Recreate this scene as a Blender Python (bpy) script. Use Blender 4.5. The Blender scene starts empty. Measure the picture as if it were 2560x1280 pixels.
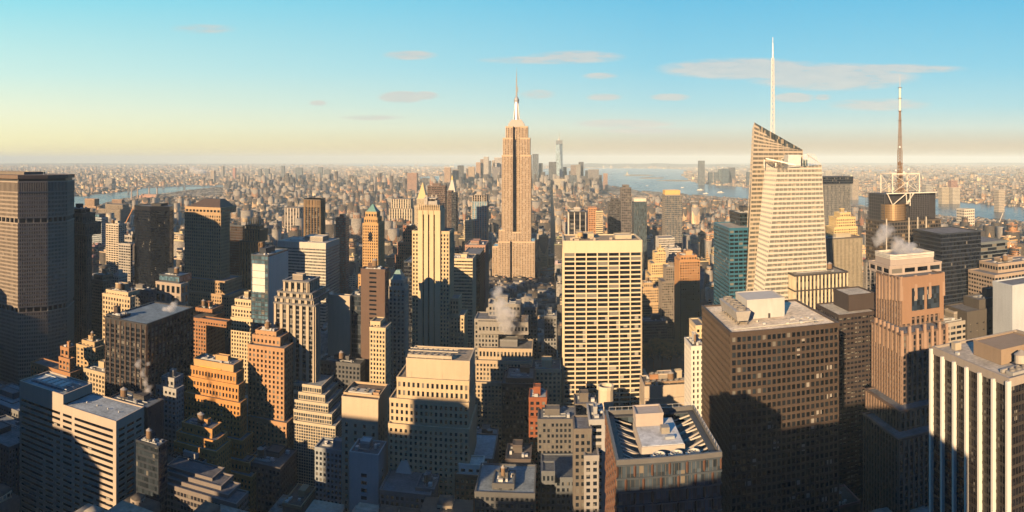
import bpy, math, random
import numpy as np
from math import sin, cos, tan, atan2, pi, radians, sqrt, floor, exp

S = bpy.context.scene
# ------------------------------------------------------------------ camera
F = 1663.0        # pixels per radian of the 2560 px wide panorama
YE = 398.0        # eye level row
HC = 260.0        # height of the viewing deck
G = radians(3.34) # street grid against the view axis
VPX = 1280 + F * G
cd = bpy.data.cameras.new('camera'); cam = bpy.data.objects.new('camera', cd); S.collection.objects.link(cam)
S.camera = cam; cam.location = (0, 0, HC); cam.rotation_euler = (pi / 2, 0, 0)
cd.type = 'PANO'; cd.panorama_type = 'CENTRAL_CYLINDRICAL'
cd.central_cylindrical_radius = 1
cd.central_cylindrical_range_u_min = -1280 / F; cd.central_cylindrical_range_u_max = 1280 / F
cd.central_cylindrical_range_v_min = -(1280 - YE) / F; cd.central_cylindrical_range_v_max = YE / F
cd.clip_start = 0.5; cd.clip_end = 200000

# ------------------------------------------------------------------ sky and sun
SUN_A = radians(30)   # from straight behind the camera towards the left
SUN_E = radians(17)
W = bpy.data.worlds.new('World'); S.world = W; W.use_nodes = True
nt = W.node_tree; nt.nodes.clear()
def wn(t, **k):
    n = nt.nodes.new(t)
    for a, b in k.items(): setattr(n, a, b)
    return n
wo = wn('ShaderNodeOutputWorld'); bg = wn('ShaderNodeBackground'); bg.inputs[1].default_value = 0.070
sky = wn('ShaderNodeTexSky', sky_type='NISHITA', sun_disc=False, sun_elevation=SUN_E, sun_rotation=pi + SUN_A,
         altitude=200, air_density=1.0, dust_density=0.6, ozone_density=1.6)
tc = wn('ShaderNodeTexCoord'); sp = wn('ShaderNodeSeparateXYZ')
nt.links.new(tc.outputs['Generated'], sp.inputs[0])
def wm(op, a, b=None, c=None):
    n = wn('ShaderNodeMath', operation=op)
    for i, x in enumerate((a, b, c)):
        if x is None: continue
        if isinstance(x, (int, float)): n.inputs[i].default_value = x
        else: nt.links.new(x, n.inputs[i])
    return n.outputs[0]
def wramp(fac, stops):
    n = wn('ShaderNodeValToRGB'); r = n.color_ramp
    while len(r.elements) > 1: r.elements.remove(r.elements[-1])
    r.elements[0].position = stops[0][0]; r.elements[0].color = (*stops[0][1], 1)
    for p, c in stops[1:]:
        e = r.elements.new(p); e.color = (*c, 1)
    nt.links.new(fac, n.inputs[0]); return n.outputs[0]
def wmix(fac, a, b, bt='MIX'):
    n = wn('ShaderNodeMix', data_type='RGBA', blend_type=bt)
    for i, x in ((0, fac), (6, a), (7, b)):
        if isinstance(x, (int, float)): n.inputs[i].default_value = x
        elif isinstance(x, tuple): n.inputs[i].default_value = (*x, 1)
        else: nt.links.new(x, n.inputs[i])
    return n.outputs[2]
X_, Y_, Z_ = sp.outputs
az = wm('ARCTAN2', X_, Y_)                       # 0 ahead, negative left
el = wm('DIVIDE', Z_, wm('SQRT', wm('ADD', wm('MULTIPLY', X_, X_), wm('MULTIPLY', Y_, Y_))))
t = wm('MULTIPLY', el, 2.5)
SR = wramp(t, [(0.0, (.44, .31, .17)), (.05, (.54, .43, .30)), (.12, (.56, .66, .60)), (.20, (.37, .64, .69)), (.35, (.22, .58, .73)), (.60, (.115, .50, .73)), (1, (.04, .33, .58))])
SL = wramp(t, [(0.0, (.98, .82, .40)), (.07, (1.0, .92, .50)), (.18, (.90, .93, .66)), (.32, (.64, .88, .78)), (.60, (.30, .76, .84)), (1, (.10, .46, .66))])
lf = wm('MULTIPLY_ADD', az, -0.95, 0.22); n = wn('ShaderNodeClamp'); nt.links.new(lf, n.inputs[0]); lf = n.outputs[0]
grad = wmix(lf, SR, SL)
# thin clouds by direction
comb = wn('ShaderNodeCombineXYZ'); nt.links.new(wm('MULTIPLY', az, 15.0), comb.inputs[0]); nt.links.new(wm('MULTIPLY', el, 85.0), comb.inputs[1])
nz = wn('ShaderNodeTexNoise'); nz.inputs['Scale'].default_value = 1.3; nz.inputs['Detail'].default_value = 7; nz.inputs['Roughness'].default_value = .62
nt.links.new(comb.outputs[0], nz.inputs['Vector'])
cl = None
def cloud(px, y, w, h, amp):
    global cl
    a = (px - 1280) / F; e = (YE - y) / F
    dx = wm('DIVIDE', wm('SUBTRACT', az, a), w / F); dy = wm('DIVIDE', wm('SUBTRACT', el, e), h / F)
    d = wm('SQRT', wm('ADD', wm('MULTIPLY', dx, dx), wm('MULTIPLY', dy, dy)))
    m = wm('MAXIMUM', wm('SUBTRACT', 1.0, d), 0.0)
    m = wm('MULTIPLY', wm('MINIMUM', wm('MULTIPLY', m, 1.8), 1.0), wm('MAXIMUM', wm('MULTIPLY_ADD', nz.outputs[0], 3.4, -0.85), 0.0))
    m = wm('MINIMUM', wm('MULTIPLY', m, amp * 2.0), 0.8)
    cl = m if cl is None else wm('MAXIMUM', cl, m)
for c in [(1860, 172, 230, 30, .8), (2080, 192, 230, 38, .8), (2230, 172, 200, 14, .6), (1440, 142, 130, 18, .6), (1370, 150, 190, 12, .45), (1005, 243, 65, 17, .9), (1062, 239, 40, 12, .7), (1025, 138, 75, 14, .5),
          (1560, 309, 140, 13, .7), (1620, 327, 130, 9, .55), (1985, 244, 60, 14, .8), (2056, 243, 25, 9, .6), (1510, 243, 50, 11, .6), (1675, 243, 55, 11, .65), (2200, 262, 140, 18, .5),
          (795, 258, 25, 9, .5), (1345, 236, 50, 14, .4), (510, 72, 90, 14, .3), (930, 294, 90, 8, .4), (1500, 190, 50, 10, .4)]:
    cloud(*c)
grad = wmix(cl, grad, wmix(wm('MINIMUM', wm('MULTIPLY', nz.outputs[0], .9), 1.0), (.40, .47, .50), (.86, .72, .58)))
# blend of the physical sky with the measured colours of this sky
g2 = wmix(1.0, grad, (8.7, 8.7, 8.7), 'MULTIPLY')
full = wmix(0.88, sky.outputs[0], g2)
# unseen sky overhead and behind set deep blue, to colour the shaded walls
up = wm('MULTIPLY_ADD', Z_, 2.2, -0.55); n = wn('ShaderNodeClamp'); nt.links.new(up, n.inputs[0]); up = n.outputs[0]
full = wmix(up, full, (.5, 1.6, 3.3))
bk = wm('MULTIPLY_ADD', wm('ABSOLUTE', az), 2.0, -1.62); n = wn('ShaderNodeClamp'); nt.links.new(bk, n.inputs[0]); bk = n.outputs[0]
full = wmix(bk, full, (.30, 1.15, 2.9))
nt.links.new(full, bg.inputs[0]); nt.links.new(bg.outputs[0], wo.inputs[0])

sd = bpy.data.lights.new('sun', 'SUN'); so = bpy.data.objects.new('sun', sd); S.collection.objects.link(so)
sd.energy = 5.0; sd.angle = radians(0.5); sd.color = (1.0, .70, .40)
from mathutils import Vector, Matrix
tosun = Vector((-sin(SUN_A) * cos(SUN_E), -cos(SUN_A) * cos(SUN_E), sin(SUN_E)))
so.rotation_euler = tosun.to_track_quat('Z', 'Y').to_euler()
S.view_settings.view_transform = 'Standard'; S.view_settings.look = 'None'
S.view_settings.exposure = 0.85; S.view_settings.gamma = 1.0
S.render.resolution_x = 1024; S.render.resolution_y = 512
S.cycles.volume_bounces = 4; S.cycles.max_bounces = 5; S.cycles.diffuse_bounces = 0; S.cycles.transparent_max_bounces = 12

# ------------------------------------------------------------------ materials
MC = {}
class NT:
    def __init__(s, name):
        s.m = bpy.data.materials.new(name); s.m.use_nodes = True; s.t = s.m.node_tree
        s.b = s.t.nodes['Principled BSDF']
    def n(s, t, **k):
        x = s.t.nodes.new(t)
        for a, b in k.items(): setattr(x, a, b)
        return x
    def l(s, a, b): s.t.links.new(a, b)
    def math(s, op, a, b=None, c=None):
        n = s.n('ShaderNodeMath', operation=op)
        for i, x in enumerate((a, b, c)):
            if x is None: continue
            if isinstance(x, (int, float)): n.inputs[i].default_value = x
            else: s.l(x, n.inputs[i])
        return n.outputs[0]
    def mix(s, f, a, b, bt='MIX'):
        n = s.n('ShaderNodeMix', data_type='RGBA', blend_type=bt)
        for i, x in ((0, f), (6, a), (7, b)):
            if isinstance(x, (int, float)): n.inputs[i].default_value = x
            elif isinstance(x, tuple): n.inputs[i].default_value = (*x[:3], 1)
            else: s.l(x, n.inputs[i])
        return n.outputs[2]
def noise(k, scale, detail=3, vec=None, dim=None):
    n = k.n('ShaderNodeTexNoise'); n.inputs['Scale'].default_value = scale; n.inputs['Detail'].default_value = detail
    if vec is not None: k.l(vec, n.inputs['Vector'])
    return n.outputs[0]
def stone(col, rough=.85, var=.35, metal=0.0):
    key = ('st', col, rough, var, metal)
    if key in MC: return MC[key]
    k = NT('masonry'); tc = k.n('ShaderNodeTexCoord'); o = tc.outputs['Object']
    mp = k.n('ShaderNodeMapping'); mp.inputs['Scale'].default_value = (.5, .5, .06); k.l(o, mp.inputs[0])
    a = noise(k, .035, 4, o); b = noise(k, 1.0, 4, mp.outputs[0]); c = noise(k, .9, 2, o)
    f = k.math('ADD', k.math('MULTIPLY', a, .5), k.math('ADD', k.math('MULTIPLY', b, .35), k.math('MULTIPLY', c, .15)))
    f = k.math('MULTIPLY_ADD', f, var * 2.4, 1 - var * 1.2)
    k.l(k.mix(1.0, tuple(col), f, 'MULTIPLY'), k.b.inputs['Base Color'])
    k.b.inputs['Roughness'].default_value = rough; k.b.inputs['Metallic'].default_value = metal
    MC[key] = k.m; return k.m
def glass(col=(.01, .015, .022), cw=3.0, fh=3.6, blind=.22, rough=.12, bcol=(.30, .28, .25), spec=.5, off=(.37, .41, .23)):
    key = ('gl', col, cw, fh, blind, rough, bcol, spec)
    if key in MC: return MC[key]
    k = NT('window_glass'); tc = k.n('ShaderNodeTexCoord')
    mp = k.n('ShaderNodeMapping'); mp.inputs['Scale'].default_value = (1 / cw, 1 / cw, 1 / fh); mp.inputs['Location'].default_value = off
    k.l(tc.outputs['Object'], mp.inputs[0])
    fl = k.n('ShaderNodeVectorMath', operation='FLOOR'); k.l(mp.outputs[0], fl.inputs[0])
    w = k.n('ShaderNodeTexWhiteNoise'); k.l(fl.outputs[0], w.inputs[0])
    r = w.outputs[0]
    isb = k.math('LESS_THAN', r, blind)
    dim = k.math('MULTIPLY_ADD', r, 1.3, .35)
    base = k.mix(1.0, tuple(col), dim, 'MULTIPLY')
    k.l(k.mix(isb, base, tuple(bcol)), k.b.inputs['Base Color'])
    k.b.inputs['Roughness'].default_value = rough
    k.b.inputs['Specular IOR Level'].default_value = spec
    MC[key] = k.m; return k.m
def plain(col, rough=.7, metal=0.0, name='paint'):
    key = ('pl', col, rough, metal)
    if key in MC: return MC[key]
    k = NT(name); tc = k.n('ShaderNodeTexCoord')
    f = k.math('MULTIPLY_ADD', noise(k, .35, 4, tc.outputs['Object']), .5, .75)
    k.l(k.mix(1.0, tuple(col), f, 'MULTIPLY'), k.b.inputs['Base Color'])
    k.b.inputs['Roughness'].default_value = rough; k.b.inputs['Metallic'].default_value = metal
    MC[key] = k.m; return k.m
def roofmat(col, off=0.0):
    key = ('rf', col)
    if key in MC: return MC[key]
    k = NT('roofing'); tc = k.n('ShaderNodeTexCoord'); o = tc.outputs['Object']
    a = noise(k, .12, 5, o); b = noise(k, .6, 5, o)
    br = k.n('ShaderNodeTexBrick'); k.l(o, br.inputs[0]); br.inputs['Scale'].default_value = .09
    br.inputs['Color1'].default_value = (1, 1, 1, 1); br.inputs['Color2'].default_value = (.98, .98, .98, 1); br.inputs['Mortar'].default_value = (.9, .9, .9, 1); br.inputs['Mortar Size'].default_value = .02
    f = k.math('MULTIPLY_ADD', k.math('ADD', a, b), 1.1, -.15)
    k.l(k.mix(1.0, k.mix(1.0, tuple(col), br.outputs[0], 'MULTIPLY'), f, 'MULTIPLY'), k.b.inputs['Base Color'])
    k.b.inputs['Roughness'].default_value = .9
    MC[key] = k.m; return k.m
def city_mat():
    """walls of the ordinary blocks: colour attribute, window openings by position, plain roof"""
    if 'city' in MC: return MC['city']
    k = NT('city_block_wall'); tc = k.n('ShaderNodeTexCoord'); o = tc.outputs['Object']
    at = k.n('ShaderNodeAttribute', attribute_name='Col')
    sx = k.n('ShaderNodeSeparateXYZ'); k.l(o, sx.inputs[0])
    nn = k.n('ShaderNodeSeparateXYZ'); k.l(tc.outputs['Normal'], nn.inputs[0])
    isx = k.math('GREATER_THAN', k.math('ABSOLUTE', nn.outputs[0]), .5)
    isroof = k.math('GREATER_THAN', nn.outputs[2], .5)
    tt = k.math('ADD', k.math('MULTIPLY', isx, sx.outputs[1]), k.math('MULTIPLY', k.math('SUBTRACT', 1.0, isx), sx.outputs[0]))
    hsh = at.outputs['Alpha']
    cw = k.math('MULTIPLY_ADD', hsh, 1.6, 2.3)
    ct = k.math('DIVIDE', tt, cw); cz = k.math('DIVIDE', sx.outputs[2], 3.55)
    ft = k.math('FRACT', ct); fz = k.math('FRACT', cz)
    wv = k.math('MULTIPLY_ADD', hsh, .18, .24)
    a = k.math('LESS_THAN', k.math('ABSOLUTE', k.math('SUBTRACT', ft, .5)), wv)
    b = k.math('LESS_THAN', k.math('ABSOLUTE', k.math('SUBTRACT', fz, .5)), .28)
    win = k.math('MULTIPLY', k.math('MULTIPLY', a, b), k.math('SUBTRACT', 1.0, isroof))
    cv = k.n('ShaderNodeCombineXYZ'); k.l(k.math('FLOOR', ct), cv.inputs[0]); k.l(k.math('FLOOR', cz), cv.inputs[1]); k.l(isx, cv.inputs[2])
    wn_ = k.n('ShaderNodeTexWhiteNoise'); k.l(cv.outputs[0], wn_.inputs[0])
    wc = k.mix(k.math('LESS_THAN', wn_.outputs[0], .25), (.015, .02, .03), (.20, .19, .17))
    big = noise(k, .03, 4, o); f = k.math('MULTIPLY_ADD', big, .9, .55)
    wall = k.mix(1.0, at.outputs['Color'], f, 'MULTIPLY')
    rr = noise(k, .35, 4, o)
    hs = k.math('FRACT', k.math('MULTIPLY', hsh, 17.3))
    rcol = k.mix(k.math('GREATER_THAN', hs, .55), (.08, .07, .06), (.26, .24, .21))
    rcol = k.mix(1.0, rcol, k.math('MULTIPLY_ADD', rr, 1.4, .3), 'MULTIPLY')
    c = k.mix(win, wall, wc); c = k.mix(isroof, c, rcol)
    k.l(c, k.b.inputs['Base Color'])
    k.l(k.math('MULTIPLY_ADD', win, -.65, .85), k.b.inputs['Roughness'])
    MC['city'] = k.m; return k.m

# ------------------------------------------------------------------ mesh helpers
col0 = S.collection
class MB:
    def __init__(s): s.v = []; s.f = []; s.c = []
    def add(s, vs, fs):
        o = len(s.v); s.v.extend(vs); s.f.extend([tuple(i + o for i in f) for f in fs]); return s
    def box(s, x0, x1, y0, y1, z0, z1):
        return s.add([(x0, y0, z0), (x1, y0, z0), (x1, y1, z0), (x0, y1, z0), (x0, y0, z1), (x1, y0, z1), (x1, y1, z1), (x0, y1, z1)],
                     [(0, 3, 2, 1), (4, 5, 6, 7), (0, 1, 5, 4), (1, 2, 6, 5), (2, 3, 7, 6), (3, 0, 4, 7)])
    def prism(s, poly, z0, z1, top=None, cap=True):
        n = len(poly); top = top or poly
        zt = z1 if isinstance(z1, (list, tuple)) else [z1] * n
        s.add([(p[0], p[1], z0) for p in poly] + [(p[0], p[1], zt[i]) for i, p in enumerate(top)],
              [(i, (i + 1) % n, (i + 1) % n + n, i + n) for i in range(n)] + ([tuple(range(n, 2 * n))] if cap else []) + [tuple(reversed(range(n)))])
        return s
    def ring(s, poly, out, inn, z0, z1):
        a = offset(poly, out); b = offset(poly, inn); n = len(poly); o = len(s.v)
        s.v.extend([(p[0], p[1], z0) for p in a] + [(p[0], p[1], z1) for p in a] + [(p[0], p[1], z0) for p in b] + [(p[0], p[1], z1) for p in b])
        for i in range(n):
            j = (i + 1) % n
            s.f += [(o + i, o + j, o + n + j, o + n + i), (o + n + i, o + n + j, o + 3 * n + j, o + 3 * n + i),
                    (o + 2 * n + j, o + 2 * n + i, o + 3 * n + i, o + 3 * n + j), (o + j, o + i, o + 2 * n + i, o + 2 * n + j)]
        return s
    def obox(s, p, q, t0, t1, d0, d1, z0, z1):
        """box along edge p-q between lengths t0,t1, from depth d0 (inside) to d1 (outward)"""
        dx, dy = q[0] - p[0], q[1] - p[1]; L = sqrt(dx * dx + dy * dy); dx /= L; dy /= L; nx, ny = dy, -dx
        c = [(p[0] + dx * t + nx * d, p[1] + dy * t + ny * d) for t, d in ((t0, d1), (t1, d1), (t1, d0), (t0, d0))]
        return s.prism(c, z0, z1)
    def cyl(s, x, y, r, z0, z1, n=16, r1=None, cap=True):
        r1 = r if r1 is None else r1
        a = [(x + r * cos(2 * pi * i / n), y + r * sin(2 * pi * i / n)) for i in range(n)]
        b = [(x + r1 * cos(2 * pi * i / n), y + r1 * sin(2 * pi * i / n)) for i in range(n)]
        return s.prism(a, z0, z1, top=b, cap=cap)
    def bar(s, a, b, w):
        a = Vector(a); b = Vector(b); d = (b - a)
        if d.length < 1e-6: return s
        d.normalize(); u = d.cross(Vector((0, 0, 1)))
        if u.length < .01: u = Vector((1, 0, 0))
        u.normalize(); v = d.cross(u); h = w / 2
        vs = [tuple(p + u * i * h + v * j * h) for p in (a, b) for i, j in ((-1, -1), (1, -1), (1, 1), (-1, 1))]
        return s.add(vs, [(0, 1, 2, 3), (7, 6, 5, 4), (0, 4, 5, 1), (1, 5, 6, 2), (2, 6, 7, 3), (3, 7, 4, 0)])
    def mesh(s, name):
        me = bpy.data.meshes.new(name); me.from_pydata(s.v, [], s.f); me.update(); return me
    def build(s, name, mat, parent=None, smooth=False):
        if not s.v: return None
        me = s.mesh(name); me.materials.append(mat)
        if smooth:
            for p in me.polygons: p.use_smooth = True
        o = bpy.data.objects.new(name, me); col0.objects.link(o)
        if parent is not None: o.parent = parent
        return o
def offset(poly, d):
    n = len(poly); r = []
    for i in range(n):
        p0, p1, p2 = poly[i - 1], poly[i], poly[(i + 1) % n]
        e1 = (p1[0] - p0[0], p1[1] - p0[1]); e2 = (p2[0] - p1[0], p2[1] - p1[1])
        l1 = sqrt(e1[0] ** 2 + e1[1] ** 2) or 1; l2 = sqrt(e2[0] ** 2 + e2[1] ** 2) or 1
        n1 = (e1[1] / l1, -e1[0] / l1); n2 = (e2[1] / l2, -e2[0] / l2)
        k = 1 + n1[0] * n2[0] + n1[1] * n2[1]; k = max(k, .3)
        r.append((p1[0] + d * (n1[0] + n2[0]) / k, p1[1] + d * (n1[1] + n2[1]) / k))
    return r
def uv2w(u, v): return (u * cos(G) + v * sin(G), -u * sin(G) + v * cos(G))
def tp(px): return tan((px - VPX) / F)
def cp(px): return cos((px - VPX) / F)
def hz(px, y, v): return HC - (y - YE) * (v / cp(px)) / F
def gpt(px, y, z=0):
    """world ground point seen at pixel"""
    D = (HC - z) * F / (y - YE); a = (px - 1280) / F
    return (D * sin(a), D * cos(a))
def thing(name, label, cat, u=0, v=0, z=0, group=None, rot=-G):
    o = bpy.data.objects.new(name, None); col0.objects.link(o)
    x, y = uv2w(u, v); o.location = (x, y, z); o.rotation_euler = (0, 0, rot)
    o.empty_display_size = 1
    o['label'] = label; o['category'] = cat
    if group: o['group'] = group
    return o
def tag(o, label=None, cat=None, group=None, kind=None):
    for k, x in (('label', label), ('category', cat), ('group', group), ('kind', kind)):
        if x: o[k] = x
    return o
def wob(name, loc, rot=-G):
    o = bpy.data.objects.new(name, None); return o
# ------------------------------------------------------------------ facade styles
def ST(wall, gl=(.010, .014, .020), cw=3.2, fh=3.7, pf=.45, sf=.42, pp=.35, sp=.2, top=3.0, spc=None, blind=.2, rough=.12, bcol=(.17, .16, .14), base=0, wr=.85, metal=0.0, var=.3, band=None):
    return dict(wall=wall, gl=gl, cw=cw, fh=fh, pf=pf, sf=sf, pp=pp, sp=sp, top=top, spc=spc, blind=blind, rough=rough, bcol=bcol, wr=wr, metal=metal, var=var, band=band)
BRICK = (.30, .15, .07); TAN = (.42, .29, .16); CREAM = (.55, .44, .28); GREY = (.30, .29, .28); LIME = (.46, .38, .27); DKBR = (.09, .055, .038)
def punched(c, **k): return ST(c, **{**dict(cw=2.9, fh=3.5, pf=.44, sf=.42, pp=.32, sp=.22, top=2.2), **k})
def ribbon(c, **k): return ST(c, **{**dict(cw=1.8, fh=3.7, pf=.10, sf=.48, pp=.18, sp=.30, top=2), **k})
def vert(c, **k): return ST(c, **{**dict(cw=2.6, fh=3.7, pf=.42, sf=.35, pp=.7, sp=.18, top=4, spc=(.10, .08, .065)), **k})
def curtain(gl, **k): return ST((.035, .042, .055), **{**dict(gl=gl, cw=1.6, fh=3.8, pf=.06, sf=.30, pp=.12, sp=.06, top=.8, blind=.06, rough=.08, wr=.4), **k})

def facade(poly, z0, z1, st, piers, spans, cells=None, zmin=0):
    n = len(poly); fh = st['fh']; zt = z1 - st['top']; nf = max(1, int((zt - z0) / fh)); fh = (zt - z0) / nf
    for kf in range(nf):
        z = z0 + kf * fh
        if z + fh < zmin: continue
        spans.ring(poly, st['sp'], -.25, z, z + st['sf'] * fh)
    spans.ring(poly, max(st['sp'], st['pp']) + .04 if st['top'] > 1.5 and st['spc'] is None else st['sp'] + .02, -.25, zt, z1)
    for i in range(n):
        p, q = poly[i], poly[(i + 1) % n]; L = sqrt((q[0] - p[0]) ** 2 + (q[1] - p[1]) ** 2)
        if L < 1.2: continue
        nc = max(1, round(L / st['cw'])); cw = L / nc; pw = st['pf'] * cw
        if st['pf'] > 0:
            for c in range(nc + 1):
                a = max(0.0, c * cw - pw / 2); b = min(L, c * cw + pw / 2)
                piers.obox(p, q, a, b, -.2, st['pp'], z0, z1 - .3)
        if cells is not None:
            for c in range(nc):
                for kf in range(nf):
                    z = z0 + kf * fh + st['sf'] * fh
                    cells.append((p, q, c * cw + pw / 2, (c + 1) * cw - pw / 2, z, z0 + (kf + 1) * fh))

def water_tank(root, x, y, z, r=2.4, h=4.5, wood=(.22, .14, .08)):
    b = MB()
    for i in range(10): b.box(0, 0, 0, 0, 0, 0) if False else None
    b.cyl(x, y, r, z + 2.6, z + 2.6 + h, 14)
    for k in range(3): b.cyl(x, y, r + .06, z + 3.0 + k * h / 3, z + 3.12 + k * h / 3, 14)
    o = b.build('water_tank', plain(wood, .9), root)
    MB().cyl(x, y, r + .25, z + 2.62 + h, z + 2.6 + h + 1.7, 14, r1=.05).build('tank_roof', plain((.30, .27, .24), .8), o)
    l = MB()
    for sx in (-1, 1):
        for sy in (-1, 1): l.box(x + sx * r * .6 - .15, x + sx * r * .6 + .15, y + sy * r * .6 - .15, y + sy * r * .6 + .15, z, z + 2.6)
    l.box(x - r, x + r, y - r, y + r, z + 2.3, z + 2.59)
    l.build('tank_stand', plain((.08, .07, .065), .8), o)
    return o
def penthouse(root, x0, x1, y0, y1, z, h, col, name='penthouse', louvre=False):
    b = MB().box(x0, x1, y0, y1, z, z + h)
    b.ring([(x0, y0), (x1, y0), (x1, y1), (x0, y1)], .15, -.3, z + h - .4, z + h + .5)
    o = b.build(name, stone(col), root)
    if louvre:
        m = MB()
        for k in range(int(h / .8) - 1): m.ring([(x0, y0), (x1, y0), (x1, y1), (x0, y1)], .12, -.1, z + .6 + k * .8, z + .95 + k * .8)
        m.build('louvre', plain((.12, .11, .10), .6), o)
    return o
def fans(root, x0, x1, y0, y1, z, nx, ny, h=3.2, col=(.34, .33, .31)):
    b = MB().box(x0, x1, y0, y1, z + .8, z + h)
    for i in range(6): b.box(x0 + .2 + i * (x1 - x0 - .6) / 5, x0 + .5 + i * (x1 - x0 - .6) / 5, y0 + .3, y1 - .3, z, z + .8)
    o = b.build('cooling_tower', plain(col, .6), root)
    for i in range(nx):
        for j in range(ny):
            cx = x0 + (i + .5) * (x1 - x0) / nx; cy = y0 + (j + .5) * (y1 - y0) / ny; r = .42 * min((x1 - x0) / nx, (y1 - y0) / ny)
            m = MB(); pts = 16
            ring = [(cx + r * cos(2 * pi * a / pts), cy + r * sin(2 * pi * a / pts)) for a in range(pts)]
            m.ring(ring, .0, -.18, z + h, z + h + .9)
            for a in range(4): m.bar((cx - r * cos(a * pi / 4) * .85, cy - r * sin(a * pi / 4) * .85, z + h + .4), (cx + r * cos(a * pi / 4) * .85, cy + r * sin(a * pi / 4) * .85, z + h + .4), r * .16)
            m.build('fan', plain((.20, .19, .18), .6), o)
    return o
def roof_auto(root, x0, x1, y0, y1, z, rnd, col, dense=1.0, tank=None):
    w = x1 - x0; d = y1 - y0
    if w < 6 or d < 6: return
    pw = w * rnd.uniform(.28, .5); pd = d * rnd.uniform(.3, .5); px = x0 + (w - pw) * rnd.uniform(.2, .8); py = y0 + (d - pd) * rnd.uniform(.35, .85)
    ph = rnd.uniform(3.5, 6)
    penthouse(root, px, px + pw, py, py + pd, z, ph, col, louvre=rnd.random() < .4)
    for k in range(int(dense * rnd.randint(6, 11))):
        a = x0 + w * rnd.uniform(.06, .85); b = y0 + d * rnd.uniform(.05, .85); s = rnd.uniform(1, 2.6); t = rnd.uniform(1, 3.2)
        if px - s < a < px + pw + .3 and py - t < b < py + pd + .3: continue
        m = MB().box(a, a + s, b, b + t, z, z + rnd.uniform(.9, 2.2))
        m.build('rooftop_unit', plain(rnd.choice([(.42, .42, .41), (.25, .25, .25), (.55, .53, .5)]), .6), root)
    for k in range(3):
        b = y0 + d * rnd.uniform(.15, .8); MB().bar((x0 + w * .1, b, z + .5), (x0 + w * rnd.uniform(.4, .9), b, z + .5), .5).build('duct', plain((.45, .45, .43), .5), root)
    if tank if tank is not None else rnd.random() < .35:
        water_tank(root, x0 + w * rnd.uniform(.2, .8), y0 + d * rnd.uniform(.1, .3) + 1, z, r=min(2.4, w * .12))

FOOT = []     # footprints already taken (u0,u1,v0,v1)
ANCH = []     # landmarks used in the descriptions
def rect(t):
    xl, xr, y, v, dep = t[:5]
    u0, u1 = v * tp(xl), v * tp(xr)
    near = xr if (xl + xr) / 2 < VPX else xl
    if xl < VPX < xr: near = VPX
    H = hz(near, y, v)
    if isinstance(dep, str):
        s = float(dep[1:]); vb = (u1 if near == xr else u0) / tp(s); d = vb - v
    else: d = dep
    return u0, u1, v, v + d, H
def B(name, label, st, tiers, roof=True, cat='building', seed=0, win=False, col=None, roofcol=(.16, .16, .17), detail=True, spt=None, tank=None, ret=False, anchor=None, k=1):
    if k != 1: tiers = [(t[0], t[1], t[2], t[3] * k, t[4] if isinstance(t[4], str) else t[4] * k, *t[5:]) for t in tiers]
    """tiers: (xl,xr,ytop,v,depth[,'g'][,style]) low to high; 'g' starts at the ground"""
    rnd = random.Random(seed or hash_(label)); R = [rect(t) for t in tiers]
    u0 = min(r[0] for r in R); u1 = max(r[1] for r in R); v0 = min(r[2] for r in R); v1 = max(r[3] for r in R)
    FOOT.append((u0, u1, v0, v1)); cu, cv = (u0 + u1) / 2, (v0 + v1) / 2
    root = thing(name, label, cat, cu, cv)
    if anchor: ANCH.append((tiers[0][0], tiers[0][1], anchor))
    groups = {}; prev = 0; zprev = 0
    cells = []
    for i, (t, r) in enumerate(zip(tiers, R)):
        stt = st; g = False
        for e in t[5:]:
            if e == 'g': g = True
            elif isinstance(e, dict): stt = e
        z0 = 0 if (i == 0 or g) else prev - .4
        H = r[4]; poly = [(r[0] - cu, r[2] - cv), (r[1] - cu, r[2] - cv), (r[1] - cu, r[3] - cv), (r[0] - cu, r[3] - cv)]
        key = id(stt)
        if key not in groups: groups[key] = (stt, MB(), MB(), MB())
        _, core, pi_, sp_ = groups[key]
        core.prism(poly, z0, H - .35)
        cc = [] if win else None
        facade(poly, z0, H, stt, pi_, sp_, cc, zmin=0)
        sp_.ring(poly, max(stt['pp'], stt['sp']) + .12, -.45, H - .5, H + .75)
        if win: cells += [(c, stt) for c in cc if True]
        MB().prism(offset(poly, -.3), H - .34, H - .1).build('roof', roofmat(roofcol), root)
        prev = H
        if i == len(tiers) - 1 and roof:
            roof_auto(root, r[0] - cu + 1, r[1] - cu - 1, r[2] - cv + 1, r[3] - cv - 1, H - .1, rnd, col or stt['wall'], tank=tank)
    for stt, core, pi_, sp_ in groups.values():
        core.build('glazing', glass(stt['gl'], stt['cw'], stt['fh'], stt['blind'], stt['rough'], stt['bcol']), root)
        if stt['spc'] is None:
            pi_.v  # same stone: one wall mesh
            sp_.add(pi_.v, pi_.f); sp_.build('wall', stone(stt['wall'], stt['wr'], stt['var'], stt['metal']), root)
        else:
            pi_.build('piers', stone(stt['wall'], stt['wr'], stt['var'], stt['metal']), root); sp_.build('spandrels', stone(stt['spc'], .6), root)
    if win: windows(root, cells, cu, cv)
    if ret: return root, cu, cv, R
    return root
def hash_(s):
    h = 7
    for c in s: h = (h * 31 + ord(c)) % 1000003
    return h
WM = {}
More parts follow.
